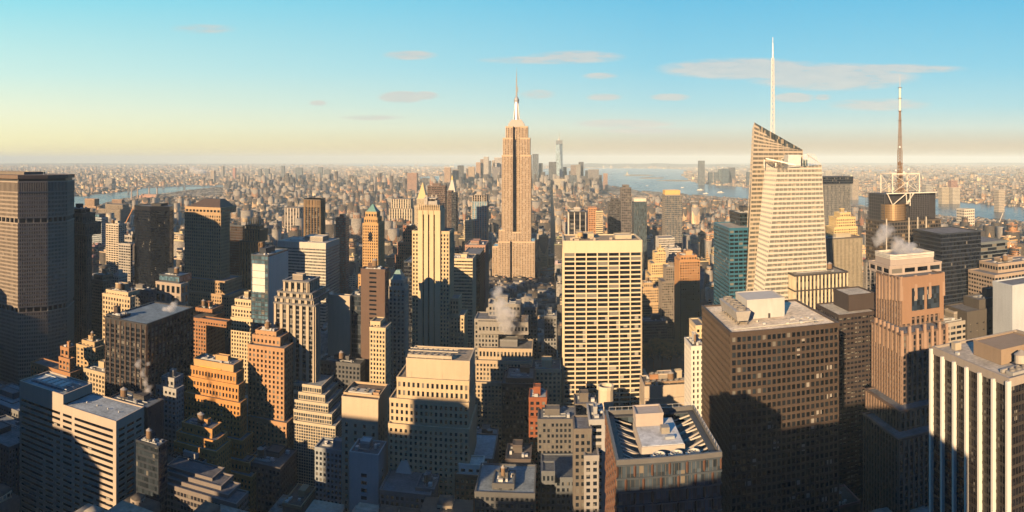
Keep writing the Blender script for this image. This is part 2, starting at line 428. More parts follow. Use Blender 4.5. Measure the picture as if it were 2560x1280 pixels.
def windows(root, cells, cu, cv, lim=100):
    """window panes with their own tone: the 100 that show largest each by itself, the rest together"""
    sc = []
    for (c, st) in cells:
        p, q, a, b, z0, z1 = c
        dx, dy = q[0] - p[0], q[1] - p[1]; L = sqrt(dx * dx + dy * dy); dx /= L; dy /= L; nx, ny = dy, -dx
        m = (a + b) / 2; x, y, z = p[0] + dx * m + cu, p[1] + dy * m + cv, (z0 + z1) / 2
        D = sqrt(x * x + y * y); f = -(x * nx + y * ny) / D
        if f < .06: continue
        X, Y = uv2w(x, y); px = 1280 + F * atan2(X, Y); yy = YE + F * (HC - z) / D
        if not (-10 < px < 2570 and yy < 1290): continue
        sc.append(((b - a) * (z1 - z0) * f / D / D * (1 + .002 * z), c))
    sc.sort(key=lambda t: -t[0])
    rnd = random.Random(5)
    mats = [glass((.006, .009, .014), blind=0, rough=.08), glass((.02, .028, .036), blind=0, rough=.15), plain((.16, .15, .13), .6)]
    rest = MB(); cache = {}
    for i, (s, (p, q, a, b, z0, z1)) in enumerate(sc):
        dx, dy = q[0] - p[0], q[1] - p[1]; L = sqrt(dx * dx + dy * dy); dx /= L; dy /= L; nx, ny = dy, -dx
        zb = z0 + .1; h = z1 - z0 - .15; k = rnd.choice([0, 0, 0, 0, 0, 0, 1, 1, 1, 2])
        if i < lim:
            key = (round(b - a, 2), round(h, 2), k)
            if key not in cache:
                w = b - a - .1; mb = MB().box(-w / 2, w / 2, -.06, .02, 0, h)
                me = mb.mesh('window'); me.materials.append(mats[k]); cache[key] = me
            o = bpy.data.objects.new('window', cache[key]); col0.objects.link(o); o.parent = root
            m = (a + b) / 2; o.location = (p[0] + dx * m, p[1] + dy * m, zb); o.rotation_euler = (0, 0, atan2(dy, dx))
        elif k == 2 or i < 1200:
            rest.obox(p, q, a + .05, b - .05, -.02, .06, z0 + .1 + (rnd.random() * h * .5 if k == 2 else 0), z0 + .1 + h)
    o = rest.build('windows', glass((.010, .013, .017), cw=3.1, fh=3.7, blind=.05, rough=.12), root)
    if o: o['kind'] = 'stuff'
# ------------------------------------------------------------------ the ordinary big buildings, left to right
mas = punched
B('art_deco_tower', 'grey brown tower with stepped shoulders just right of the wide slab with flat overhanging crown', vert((.20, .15, .11), cw=3.4, pf=.5, spc=(.13, .10, .08)),
  [(150, 216, 590, 560, 's229'), (156, 212, 560, 563, 28), (162, 206, 535, 566, 22), (166, 203, 524, 568, 16, curtain((.03, .03, .03)))], tank=False)
B('apartment_slab', 'hazy stepped brick slab by the river, left of the ribbed twin slabs', mas((.38, .26, .17)), [(206, 240, 516, 1700, 's249'), (212, 236, 498, 1702, 25)], roof=False)
B('apartment_slab', 'broad hazy pale slab with vertical piers behind the orange crane', vert((.40, .33, .25), cw=4), [(246, 300, 524, 1450, 's325'), (264, 306, 512, 1460, 30)], roof=False)
B('apartment_slab', 'hazy twin topped brown block beyond the crane', mas((.32, .22, .16)), [(280, 304, 500, 1800, 's310')], roof=False)
B('office_building', 'pale blue hazy block with glass box on top, right of the stepped grey brown tower', ribbon((.36, .40, .42)), [(222, 254, 545, 1050, 's270'), (222, 248, 536, 1055, 20, curtain((.10, .2, .26)))], roof=False)
B('apartment_tower', 'cream and grey balconied apartment tower left of the black glass tower', ribbon((.50, .42, .32), cw=5, pf=.25), [(265, 296, 562, 880, 's316')])
B('office_building', 'grey ribbon windowed block against the left flank of the black glass tower', ribbon((.36, .33, .29), cw=4, pf=.25), [(297, 326, 612, 760, 's331'), (312, 330, 590, 790, 20)])
B('tower_block', 'tan arcaded palazzo block with hipped roof and lit cornice, above the solar roofed block', mas((.52, .40, .25), cw=3.4, fh=4.4), [(257, 325, 745, 500, 's337'), (266, 320, 733, 504, 18)], roofcol=(.10, .10, .11))
B('office_building', 'low dark stone block behind the tan palazzo block', mas((.16, .15, .14), cw=3.4), [(325, 372, 728, 540, 's388')], win=False)
B('office_building', 'small white cubic building at the foot of the black glass tower', mas((.55, .50, .42)), [(278, 296, 690, 640, 's318')])
B('office_building', 'low brown stepped building left of the small white cubic one', mas((.26, .19, .13)), [(228, 258, 704, 610, 's275'), (235, 256, 690, 615, 20)])
B('office_building', 'grey block with glass rooftop pavilion and tall portal windows', mas((.36, .29, .23), cw=6.5, fh=9, pf=.4, sf=.3), [(390, 452, 712, 560, 's470'), (398, 448, 692, 566, 24, curtain((.08, .15, .20)))], roofcol=(.25, .30, .34))
B('office_tower', 'dark brown glass slab between the hip roofed stone tower and the spiky gothic tower', curtain((.05, .028, .018), rough=.15, fh=3.5), [(560, 606, 566, 800, 's612')])
B('office_block', 'dark office block with large glazed solar roof and orange piers on its left face', vert((.075, .05, .04), cw=5, pf=.25, spc=(.02, .02, .025)), [(264, 366, 812, 400, 's482'), (268, 300, 793, 404, 12)], win=False, roofcol=(.16, .21, .25), roof=True)
B('brick_building', 'gabled orange brick building with dark roofs at the foot of the hip roofed stone tower', mas((.33, .16, .07)), [(470, 515, 800, 440, 30), (500, 566, 806, 428, 's578'), (490, 530, 775, 450, 18)], roofcol=(.09, .09, .10), k=1.25)
B('stone_building', 'cream stepped stone building with colonnaded top, left of the pale blue glass tower', mas((.56, .44, .27), fh=3.5), [(578, 631, 800, 430, 30), (580, 630, 772, 433, 26), (588, 628, 752, 437, 18)], k=1.3)
B('office_tower', 'grey slab with pale ribbon windows and brown top storeys, behind the pale blue glass tower', ribbon((.52, .47, .38), cw=1.7, pf=.2, sf=.5, gl=(.02, .03, .04), top=7), [(694, 814, 609, 760, 's848')], roofcol=(.36, .35, .33), roof=True)
B('office_tower', 'tan gothic tower with buttressed piers and notched top, in front of the ribbon windowed slab', vert((.44, .36, .26), cw=5.2, pf=.42, pp=1.1, spc=(.16, .15, .14), top=1.2),
  [(688, 786, 765, 400, 's798'), (690, 781, 750, 402, 30), (697, 778, 735, 404, 26), (711, 770, 706, 407, 20)], col=(.4, .33, .25), anchor='tan gothic tower', k=1.2)
B('office_tower', 'blank beige slab tower with small steam puff on its roof corner', ST((.44, .36, .26), cw=6, fh=40, pf=0, sf=1, top=2, pp=.1, sp=.2), [(820, 874, 742, 450, 's880')], k=1.15)
B('office_tower', 'dark glass block clinging to the right side of the blank beige slab', curtain((.03, .04, .05)), [(875, 903, 741, 454, 36)], k=1.15)
B('glass_tower', 'small teal glass tower with white mullions in the brick blocks beyond the ribbon slab', curtain((.05, .14, .17), cw=2.2, pf=.2, sf=.3), [(839, 864, 545, 1050, 's873')])
B('office_tower', 'dark brown brick slab tower below the green pyramid roofed tower', ST((.12, .075, .055), cw=20, fh=3.6, pf=.7, sf=.6, top=2, pp=.25, sp=.2), [(903, 962, 676, 520, 's971')], roofcol=(.22, .22, .23))
B('office_tower', 'black slab between the green capped pale tower and the stone tower with dark stripes', curtain((.01, .012, .02)), [(1010, 1032, 656, 660, 40)], roof=False)
B('brick_tower', 'red brown brick apartment tower with stepped top, right of the green pyramid roofed tower', mas((.27, .13, .08)), [(988, 1030, 640, 880, 35), (994, 1030, 608, 884, 28), (1008, 1030, 565, 890, 20)])
B('corner_building', 'narrow cream corner building with arcaded top storeys, below the dark brown slab', mas((.54, .43, .26), cw=2.6, pf=.42), [(925, 963, 822, 400, 's977'), (927, 950, 806, 404, 12)], k=1.25)
B('office_building', 'cream curved building with long ribbon windows, right of the stone tower with dark stripes', ribbon((.58, .46, .29), sf=.55), [(1123, 1181, 648, 760, 's1190')])
B('office_building', 'dark bronze block behind the cream ribbon windowed building', curtain((.035, .022, .018)), [(1158, 1199, 636, 800, 's1210')], roof=False)
B('office_building', 'brown building with pink granite top storeys left of the tallest stone skyscraper', mas((.36, .21, .15), cw=4, pf=.4), [(1163, 1213, 614, 880, 's1222')])
B('glass_tower', 'pale blue glass tower with tan piers and pronged crown, left of the tallest stone skyscraper', vert((.50, .42, .32), gl=(.12, .22, .30), cw=5.5, pf=.22, pp=1, spc=(.20, .30, .36), fh=4.4, top=1), [(1180, 1217, 505, 1420, 34), (1181, 1216, 488, 1422, 30, vert((.40, .33, .27), cw=5.5, pf=.35, top=1))])
B('tower_slab', 'plain cream slab just left of the pale blue glass tower', mas((.58, .47, .30)), [(1160, 1179, 552, 1380, 30)])
B('tower_slab', 'narrow dark brown tower behind the dark office slab and pale blue glass tower', ribbon((.12, .08, .065)), [(1118, 1129, 478, 1500, 30), (1128.8, 1140, 483, 1498, 30, 'g', curtain((.02, .02, .025)))], roof=False)
B('office_tower', 'dark bronze gridded slab behind the top of the stone tower with dark stripes', ribbon((.14, .10, .085), cw=2, pf=.4, sf=.35), [(1069, 1113, 465, 1250, 's1117')])
B('stone_building', 'grey stone block with lit upper floors and stepped terraces beside the steam plume', mas((.42, .33, .22)), [(1184, 1326, 960, 418, 30), (1190, 1328, 905, 422, 26), (1197, 1330, 874, 426, 22)], col=(.2, .2, .2), k=1.3)
B('stone_building', 'cream L shaped wing with roof garden right of the terraced stone block', mas((.56, .43, .27), cw=3.4), [(1328, 1402, 925, 425, 22)], k=1.28)
B('brick_building', 'very dark brick building behind the narrow red brick one', mas((.055, .045, .04), blind=.05), [(1255, 1336, 962, 375, 24), (1265, 1334, 948, 378, 20)], roofcol=(.13, .14, .15), k=1.35)
B('brick_building', 'narrow red brick building with white cornice bands and flat snow pale roof', mas((.24, .075, .03), cw=3.4, pf=.42), [(1323, 1374, 1046, 325, 14), (1323, 1366, 996, 326, 13)], win=True, roofcol=(.4, .4, .4), k=1.4)
B('stone_building', 'small brick building with white arched window gable, right of the narrow red brick one', mas((.22, .22, .21)), [(1376, 1430, 1122, 335, 14)], roofcol=(.25, .27, .28), k=1.35)
B('brick_building', 'dark building with arched gable in front of the white gridded slab tower', mas((.14, .12, .10)), [(1436, 1478, 1075, 345, 18), (1438, 1492, 1012, 470, 20, 'g')])
B('office_building', 'slim pale grey building with dark balcony strips left of the faceted glass tower', mas((.36, .35, .33), cw=6), [(1474, 1512, 1052, 280, 18)], win=False, k=1.25)
B('office_building', 'lower grey building with narrow lit edge left of the slim pale grey building', mas((.30, .28, .26)), [(1462, 1496, 1142, 262, 14)], k=1.3)
B('mechanical_building', 'low beige building with louvred upper wall and rooftop machinery below the bare trees', ST((.44, .36, .27), cw=4, fh=10, pf=.5, sf=.5, top=9, pp=.3, sp=.25), [(1612, 1731, 1000, 425, 24), (1612, 1731, 968, 426, 22)], roofcol=(.12, .11, .10), k=1.15)
B('stone_tower', 'narrow white brick tower in front of the big bronze gridded tower, half lit', mas((.62, .58, .50), cw=3.2, pf=.6), [(1729, 1760, 868, 345, 18)], k=1.2)
B('stone_tower', 'narrow cream stone tower behind the white brick one', mas((.58, .46, .28)), [(1740, 1762, 816, 420, 20)], k=1.1)
# centre right, beyond
B('office_tower', 'orange stone tower with chamfered corners and white crown rail, right of the cream ziggurat', mas((.42, .22, .09), cw=3.6, pf=.4, sf=.4), [(1699, 1749, 652, 880, 36), (1702, 1742, 640, 883, 28)], col=(.5, .3, .15))
B('ziggurat_building', 'cream ziggurat building with many setbacks left of the orange stone tower', mas((.58, .42, .21)), [(1618, 1690, 725, 1020, 50), (1624, 1682, 690, 1025, 44), (1629, 1676, 660, 1030, 38), (1638, 1664, 632, 1036, 26), (1646, 1660, 622, 1040, 16)])
B('stone_building', 'tan stepped building with lit upper wall between the white gridded slab and the ziggurat', mas((.46, .32, .18)), [(1603, 1657, 760, 960, 36), (1604, 1646, 722, 964, 28), (1610, 1632, 708, 968, 20)])
B('office_building', 'dark stepped building with shaded wall between the ziggurat and the orange tower', mas((.20, .17, .14)), [(1655, 1698, 705, 930, 30), (1665, 1692, 668, 935, 24)])
B('office_building', 'white and grey ribbon windowed block behind the ziggurat', ribbon((.50, .46, .40)), [(1647, 1686, 596, 1150, 34), (1672, 1702, 622, 1116, 42, 'g')])
B('apartment_tower', 'tall dark glass apartment tower with slanted yellow crown, behind the ziggurat', ribbon((.22, .20, .18), gl=(.03, .05, .07), cw=3, pf=.25, sf=.25), [(1663, 1705, 488, 1250, 34), (1663, 1700, 477, 1253, 26, ST((.62, .40, .15), cw=9, fh=9, pf=.6, sf=.9, top=6))], roof=False)
B('glass_tower', 'grey glass tower with white top band, behind the right edge of the white gridded slab', curtain((.06, .085, .10), cw=2), [(1585, 1617, 505, 1300, 34), (1586, 1615, 497, 1302, 28, ST((.62, .56, .45), cw=9, fh=9, pf=.6, sf=.9, top=5))], roof=False)
B('apartment_tower', 'tallest dark balconied tower behind the white gridded slab', ribbon((.15, .13, .12), cw=4), [(1554, 1578, 470, 1500, 36), (1558, 1572, 463, 1504, 22)], roof=False)
B('apartment_tower', 'black slab with white window column behind the white gridded slab', mas((.07, .065, .065)), [(1522, 1552, 505, 1300, 30), (1530, 1546, 497, 1302, 20)], roof=False)
B('apartment_tower', 'orange brick tower with cream neighbour wing behind the white gridded slab', mas((.42, .22, .11)), [(1472, 1492, 520, 1200, 26), (1490, 1507, 528, 1196, 26, 'g', ribbon((.58, .46, .28)))], roof=False)
B('office_tower', 'black tower with broad white vertical stripes behind the left part of the white gridded slab', vert((.55, .50, .43), gl=(.012, .014, .02), cw=7, pf=.14, spc=(.02, .02, .025), fh=9), [(1422, 1464, 530, 950, 36)], roofcol=(.4, .38, .34))
B('skyscraper', 'teal glass skyscraper with blue green rooftop box, left of the white crystalline skyscraper', ribbon((.03, .13, .20), gl=(.03, .08, .11), cw=4.5, pf=.14, sf=.42, fh=3.9, blind=.12, wr=.35), [(1824, 1880, 572, 630, 's1785'), (1850, 1892, 534, 655, 40, curtain((.03, .2, .26)))], win=True, roofcol=(.38, .34, .28))
B('office_tower', 'pale square tower with vertical piers and roof tank, right of the white crystalline skyscraper', vert((.60, .50, .34), gl=(.01, .012, .02), cw=3.6, pf=.42, pp=.9, spc=(.05, .045, .04), top=3.5), [(1988, 2118, 728, 550, 's1941'), (1988, 2118, 690, 550, 's1941', vert((.60, .50, .34), gl=(.01, .012, .02), cw=3.6, pf=.42, pp=.9, spc=(.05, .045, .04), top=4, fh=9))], win=False, roofcol=(.32, .28, .22), tank=True)
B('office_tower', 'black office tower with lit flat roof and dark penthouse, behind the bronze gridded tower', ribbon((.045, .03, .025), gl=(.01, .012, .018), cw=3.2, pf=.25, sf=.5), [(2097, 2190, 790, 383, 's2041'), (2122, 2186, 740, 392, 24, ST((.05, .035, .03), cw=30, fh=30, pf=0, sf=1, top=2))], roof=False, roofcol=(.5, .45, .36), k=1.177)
B('skyscraper', 'tall dark grey slab with black top band rising beyond the white crystalline skyscraper', vert((.26, .26, .25), gl=(.02, .025, .03), cw=2.6, pf=.34, pp=.5, spc=(.07, .075, .08)), [(2050, 2126, 460, 1080, 's2040'), (2046, 2133, 443, 1078, 50, curtain((.012, .018, .028)))], roof=False)
B('stone_tower', 'golden cream stepped stone tower in front of the dark grey slab', mas((.62, .46, .22)), [(2084, 2147, 592, 880, 36), (2086, 2143, 570, 883, 32), (2092, 2138, 545, 886, 28), (2100, 2126, 533, 890, 20)])
B('office_tower', 'grey tower of close vertical ribs with golden edge below the cream stepped tower', vert((.42, .36, .26), gl=(.03, .03, .035), cw=1.9, pf=.42, pp=.7, spc=(.08, .07, .06), top=3), [(2068, 2155, 598, 760, 's2050')], roofcol=(.34, .24, .14))
B('office_block', 'grey granite office block with paired window bays left of the peach stepped tower', vert((.26, .24, .22), cw=4.5, pf=.35, spc=(.10, .10, .11)), [(2166, 2215, 655, 600, 's2160')], roofcol=(.2, .2, .2))
B('glass_tower', 'black angular glass tower right of the tower with the brown lattice mast', curtain((.008, .012, .022), rough=.06, blind=.01), [(2352, 2452, 586, 520, 50)], roof=False)
B('glass_tower', 'black glass block with pale ribbon edge further right of the black angular tower', ribbon((.13, .15, .16), gl=(.01, .013, .02), cw=6, pf=0, sf=.22), [(2450, 2518, 608, 560, 50)], roof=False)
B('office_block', 'tan office block with curved sloping roof near the right edge', ribbon((.36, .28, .21), cw=4, pf=.2), [(2487, 2600, 690, 470, 40), (2495, 2600, 662, 480, 28)], roofcol=(.2, .2, .21))
B('office_block', 'dark grey twin box block in front of the black angular glass tower', ST((.085, .075, .065), cw=6, fh=5, pf=.7, sf=.85, top=8), [(2418, 2528, 782, 370, 26), (2448, 2530, 752, 374, 18)], roofcol=(.16, .15, .14))
B('office_building', 'low cream topped building with white edged roof right of the peach stepped tower', ribbon((.34, .30, .25), cw=5, pf=.2), [(2360, 2448, 812, 372, 26)], roofcol=(.5, .44, .34), tank=False)
B('office_tower', 'pale grey blue blank wall cut by the right edge of the picture', ST((.44, .47, .48), cw=30, fh=30, pf=0, sf=1, top=2), [(2531, 2700, 716, 330, 20)], roof=False)
# lower left
B('office_building', 'dark modern building with two round water tanks behind the pale banded tower', ST((.05, .045, .045), cw=6, fh=4, pf=.85, sf=.8, top=3), [(272, 368, 1022, 268, 's408')], tank=True, roofcol=(.12, .14, .16), k=1.35)
B('stone_building', 'grey blue stone building with pale penthouse left of the golden stepped tower', mas((.34, .33, .31), cw=3.4), [(382, 440, 975, 330, 's458'), (405, 435, 948, 333, 10)], k=1.25)
B('office_building', 'low glass annexe right behind the pale banded tower', curtain((.03, .04, .05)), [(340, 396, 1118, 225, 's418')], roofcol=(.2, .23, .25), k=1.5)
B('brick_building', 'lit tan brick building with tank and antennas in front of the wide slab', mas((.46, .32, .17), cw=4), [(192, 238, 872, 430, 's265'), (206, 236, 858, 434, 12)], roofcol=(.4, .32, .2))
B('brick_building', 'orange gabled brick building at the foot of the wide slab', mas((.36, .18, .08), cw=3.6), [(78, 175, 935, 400, 's205'), (148, 174, 900, 404, 's186'), (152, 172, 872, 408, 8)], roofcol=(.12, .12, .12))
B('brick_building', 'low cream building with white rooftop boxes above the pale banded tower', mas((.46, .36, .23)), [(210, 262, 935, 345, 's300')], roofcol=(.35, .33, .28), k=1.2)
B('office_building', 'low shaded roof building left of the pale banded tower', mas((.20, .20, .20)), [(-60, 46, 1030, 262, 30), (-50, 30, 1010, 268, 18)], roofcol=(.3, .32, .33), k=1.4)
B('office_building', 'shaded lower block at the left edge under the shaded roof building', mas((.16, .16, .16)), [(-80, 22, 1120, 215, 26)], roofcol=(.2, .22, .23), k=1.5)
B('brick_tower', 'orange brick tower with corniced pale top, left of the beige ziggurat of window grids', mas((.42, .24, .12), cw=3.3, pf=.52, var=.4), [(620, 716, 1060, 392, 's744'), (621, 710, 874, 396, 's732'), (632, 700, 846, 402, 16), (640, 690, 832, 405, 10)], col=(.45, .3, .17), win=True, anchor='orange brick tower', k=1.15)
gs = ST((.50, .42, .30), cw=1.9, fh=2.1, pf=.22, sf=.26, pp=.25, sp=.2, top=1.4, gl=(.05, .06, .07), blind=.1)
B('stepped_building', 'beige ziggurat of square window grids beside the orange brick tower', gs, [(735, 838, 1068, 398, 's862'), (735, 829, 1038, 401, 40), (735, 820, 1012, 404, 36), (735, 812, 990, 407, 32), (735, 803, 968, 410, 28)], roof=False, roofcol=(.25, .28, .3), k=1.15)
B('stone_building', 'tan stepped stone building behind the beige ziggurat of window grids', mas((.46, .36, .24)), [(784, 846, 975, 462, 's856'), (784, 828, 920, 466, 's838')], roofcol=(.3, .3, .28), k=1.15)
B('stone_building', 'dark corniced building with mansard roof between two shaded streets', mas((.10, .10, .10), blind=.08), [(800, 900, 912, 500, 's912')], roofcol=(.06, .065, .07))
B('office_tower', 'beige blank topped square tower with open roof well, left of the long tan building', ST((.50, .40, .28), cw=6.5, fh=4.6, pf=.72, sf=.48, pp=.12, sp=.1, top=17, gl=(.03, .035, .04)), [(855, 945, 1002, 330, 's973')], win=True, roof=False, roofcol=(.18, .13, .09), k=1.3)
B('office_tower', 'slim grey white tiled tower with few dark windows in front of the beige square tower', ST((.40, .42, .42), cw=14, fh=4.5, pf=.8, sf=.52, pp=.08, sp=.06, top=12, gl=(.015, .02, .03), blind=0), [(874, 946, 1140, 240, 's966')], win=False, roofcol=(.10, .11, .12), k=1.65)
B('office_building', 'long low shaded building with rooftop antennas behind the slim tiled tower', mas((.28, .30, .31)), [(788, 875, 1132, 262, 10)], roofcol=(.2, .22, .23), k=1.65)
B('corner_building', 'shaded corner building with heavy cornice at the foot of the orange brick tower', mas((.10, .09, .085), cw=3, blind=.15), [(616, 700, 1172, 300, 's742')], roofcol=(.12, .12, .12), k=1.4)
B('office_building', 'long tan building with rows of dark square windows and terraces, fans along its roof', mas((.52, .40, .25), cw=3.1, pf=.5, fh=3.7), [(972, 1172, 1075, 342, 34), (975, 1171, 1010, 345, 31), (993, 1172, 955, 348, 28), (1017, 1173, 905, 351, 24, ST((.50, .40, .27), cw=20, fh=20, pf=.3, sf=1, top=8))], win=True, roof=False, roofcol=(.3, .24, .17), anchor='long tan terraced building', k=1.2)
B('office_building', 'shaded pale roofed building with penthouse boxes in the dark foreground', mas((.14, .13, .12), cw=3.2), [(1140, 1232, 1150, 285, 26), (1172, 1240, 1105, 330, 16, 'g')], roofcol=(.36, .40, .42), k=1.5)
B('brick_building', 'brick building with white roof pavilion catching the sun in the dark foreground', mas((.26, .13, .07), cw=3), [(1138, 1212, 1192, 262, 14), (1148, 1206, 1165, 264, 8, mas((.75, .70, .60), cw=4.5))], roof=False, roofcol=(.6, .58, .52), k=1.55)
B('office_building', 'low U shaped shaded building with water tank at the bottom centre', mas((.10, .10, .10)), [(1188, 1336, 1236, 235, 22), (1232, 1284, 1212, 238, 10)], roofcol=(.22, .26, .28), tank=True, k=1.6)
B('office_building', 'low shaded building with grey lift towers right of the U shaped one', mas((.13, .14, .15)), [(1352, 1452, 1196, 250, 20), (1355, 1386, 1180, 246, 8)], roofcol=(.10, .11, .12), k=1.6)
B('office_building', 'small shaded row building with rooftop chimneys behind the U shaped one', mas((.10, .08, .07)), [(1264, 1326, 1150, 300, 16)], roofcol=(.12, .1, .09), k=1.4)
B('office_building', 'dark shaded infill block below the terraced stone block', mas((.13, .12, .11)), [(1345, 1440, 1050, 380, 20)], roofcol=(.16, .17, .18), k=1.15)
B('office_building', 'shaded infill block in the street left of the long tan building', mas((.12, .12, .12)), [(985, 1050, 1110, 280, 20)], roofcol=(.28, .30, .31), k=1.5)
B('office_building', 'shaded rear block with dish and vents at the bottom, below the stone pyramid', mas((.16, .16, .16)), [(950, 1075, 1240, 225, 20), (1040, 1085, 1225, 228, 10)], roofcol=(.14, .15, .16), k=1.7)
B('stone_building', 'grey stone setback building with lit right half standing behind the steam plume', mas((.26, .24, .21)), [(1187, 1245, 800, 560, 26), (1196, 1320, 830, 556, 26), (1222, 1300, 762, 575, 20)])
B('stone_building', 'grey building with small gabled top left of the white gridded slab tower', mas((.30, .27, .23)), [(1310, 1342, 770, 600, 22)])
B('stone_building', 'narrow shaded corniced building near the left edge of the white gridded slab tower', mas((.20, .20, .20)), [(1361, 1391, 792, 600, 24)])
B('stone_building', 'dark stone block with grand windows in front of the orange stone tower', mas((.14, .13, .12)), [(1606, 1668, 806, 900, 30)])
# ------------------------------------------------------------------ landmark buildings with shapes of their own
def ctr(R): return None
def polybld(name, label, poly, H, st, z0=0, roofcol=(.15, .15, .16), win=False):
    cu = sum(p[0] for p in poly) / len(poly); cv = sum(p[1] for p in poly) / len(poly)
    FOOT.append((min(p[0] for p in poly), max(p[0] for p in poly), min(p[1] for p in poly), max(p[1] for p in poly)))
    root = thing(name, label, 'building', cu, cv); lp = [(p[0] - cu, p[1] - cv) for p in poly]
    return root, cu, cv, lp
def body(root, lp, z0, H, st, cu=0, cv=0, win=False, roofcol=(.15, .15, .16)):
    core, pi_, sp_ = MB(), MB(), MB(); cells = [] if win else None
    core.prism(lp, z0, H - .35); facade(lp, z0, H, st, pi_, sp_, cells)
    sp_.ring(lp, max(st['pp'], st['sp']) + .12, -.45, H - .5, H + .75)
    core.build('glazing', glass(st['gl'], st['cw'], st['fh'], st['blind'], st['rough'], st['bcol']), root)
    if st['spc'] is None:
        sp_.add(pi_.v, pi_.f); sp_.build('wall', stone(st['wall'], st['wr'], st['var'], st['metal']), root)
    else:
        pi_.build('piers', stone(st['wall'], st['wr'], st['var'], st['metal']), root); sp_.build('spandrels', stone(st['spc'], .6), root)
    MB().prism(offset(lp, -.3), H - .34, H - .1).build('roof', roofmat(roofcol), root)
    if win: windows(root, [(c, st) for c in cells], cu, cv)

# wide slab with overhanging crown, far left
P = [(-585, 445), (-459, 445), (-444, 470), (-440.5, 495), (-455, 522), (-590, 522)]
root, cu, cv, lp = polybld('skyscraper', '', P, 245, None)
root['label'] = 'wide grey concrete skyscraper slab with flat overhanging crown at the far left'
ANCH.append((0, 170, 'wide concrete slab'))
st = ST((.33, .27, .21), cw=1.75, fh=3.62, pf=.42, sf=.42, pp=.45, sp=.30, top=.6, gl=(.02, .024, .03), blind=.12)
body(root, lp, 0, 112, st)
core = MB().prism(offset(lp, -2.2), 111, 118); core.build('recessed_floor', plain((.02, .02, .025), .4), root)
m = MB()
for i in range(len(lp)):
    p, q = lp[i], lp[(i + 1) % len(lp)]; L = sqrt((p[0] - q[0]) ** 2 + (p[1] - q[1]) ** 2); k = max(1, int(L / 6))
    for j in range(k):
        if q[0] > p[0] or i in (1, 2, 3): MB().obox(p, q, j * L / k + .4, j * L / k + 1.5, -1.3, .2, 111.5, 117).build('column', stone((.3, .26, .21)), root)
body(root, lp, 117, 198, st, cu, cv, win=True)
MB().prism(offset(lp, -2.4), 197, 203).build('recessed_floor', plain((.02, .02, .025), .4), root)
m = MB()
for i in range(len(lp)):
    p, q = lp[i], lp[(i + 1) % len(lp)]; L = sqrt((p[0] - q[0]) ** 2 + (p[1] - q[1]) ** 2); k = max(1, int(L / 6))
    for j in range(k):
        if q[0] > p[0] or i in (1, 2, 3): MB().obox(p, q, j * L / k + .4, j * L / k + 1.5, -1.3, .2, 197.5, 203).build('column', stone((.3, .26, .21)), root)
body(root, lp, 203, 228, st)
body(root, lp, 228, 238, ST((.36, .30, .24), cw=1.75, fh=9, pf=.4, sf=.1, pp=.8, sp=.2, top=.4, gl=(.02, .02, .025), blind=0))
MB().prism(offset(lp, -1.6), 237.6, 241).build('recessed_floor', plain((.03, .03, .03), .5), root)
MB().prism(offset(lp, .9), 241, 244.6).build('crown', stone((.17, .12, .09)), root)
penthouse(root, lp[0][0] + 30, lp[1][0] - 12, lp[1][1] + 20, lp[1][1] + 50, 244.6, 2.2, (.2, .17, .14))
for (a, h) in ((-20, 6), (5, 9), (22, 5), (34, 7), (40, 5)):
    MB().cyl(a, 0, .25, 244.6, 244.6 + h, 6).build('antenna', plain((.5, .5, .5)), root)

# black faceted glass tower
P = [(769 * tp(330), 775), (769 * tp(345), 769), (766 * tp(376), 766), (778 * tp(424), 778), (790 * tp(430), 790), (820 * tp(434), 820), (769 * tp(330) + 8, 822)]
root, cu, cv, lp = polybld('skyscraper', '', P, 190, None)
root['label'] = 'black faceted glass tower between the river and the hip roofed stone tower'; ANCH.append((330, 434, 'black glass tower'))
body(root, lp, 0, hz(376, 517, 766), ST((.012, .014, .02), gl=(.008, .012, .02), cw=1.6, fh=3.8, pf=.08, sf=.35, pp=.1, sp=.08, top=6, blind=.02, rough=.06, wr=.25))
penthouse(root, -6, 10, -4, 14, hz(376, 517, 766), 3, (.05, .05, .05))

# hip roofed stone tower
root, cu, cv, R = B('skyscraper', 'massive tan stone tower with arcaded crown and dark hipped roof right of black glass tower', mas((.40, .27, .15), cw=3.0, pf=.5, fh=3.6, sf=.42),
  [(456, 572, 740, 640, 44), (462, 562, 705, 645, 42), (462, 552, 535, 655, 's574'), (464, 551, 521, 656, 38, mas((.44, .30, .17), cw=4.4, pf=.35, fh=5.5))], roof=False, ret=True, anchor='hip roofed stone tower')
r = R[-1]; a = [(r[0] - cu + 1, r[2] - cv + 1), (r[1] - cu - 1, r[2] - cv + 1), (r[1] - cu - 1, r[3] - cv - 1), (r[0] - cu + 1, r[3] - cv - 1)]
tt = [(p[0] * .45, p[1] * .3 + 6) for p in a]
MB().prism(a, r[4] + .4, r[4] + 9.5, top=tt).build('hipped_roof', plain((.09, .065, .05), .6), root)
# spiky gothic tower
root, cu, cv, R = B('skyscraper', 'brown gothic brick tower with crown of pinnacles right of the dark brown slab', vert((.34, .20, .10), cw=3.6, pf=.5, pp=1.0, spc=(.12, .08, .05), top=2),
  [(600, 654, 606, 700, 's660'), (612, 650, 575, 706, 20), (616, 646, 565, 708, 14)], roof=False, ret=True, anchor='spiky gothic tower')
m = MB(); r = R[-1]
for k in range(6):
    for vv in (r[2] + .6, r[3] - .6):
        x = r[0] + (r[1] - r[0]) * k / 5 - cu; y = vv - cv; MB().prism([(x - .9, y - .9), (x + .9, y - .9), (x + .9, y + .9), (x - .9, y + .9)], r[4] - 10, r[4] + 7, top=[(x - .25, y - .25), (x + .25, y - .25), (x + .25, y + .25), (x - .25, y + .25)]).build('pinnacle', stone((.40, .25, .13)), root)
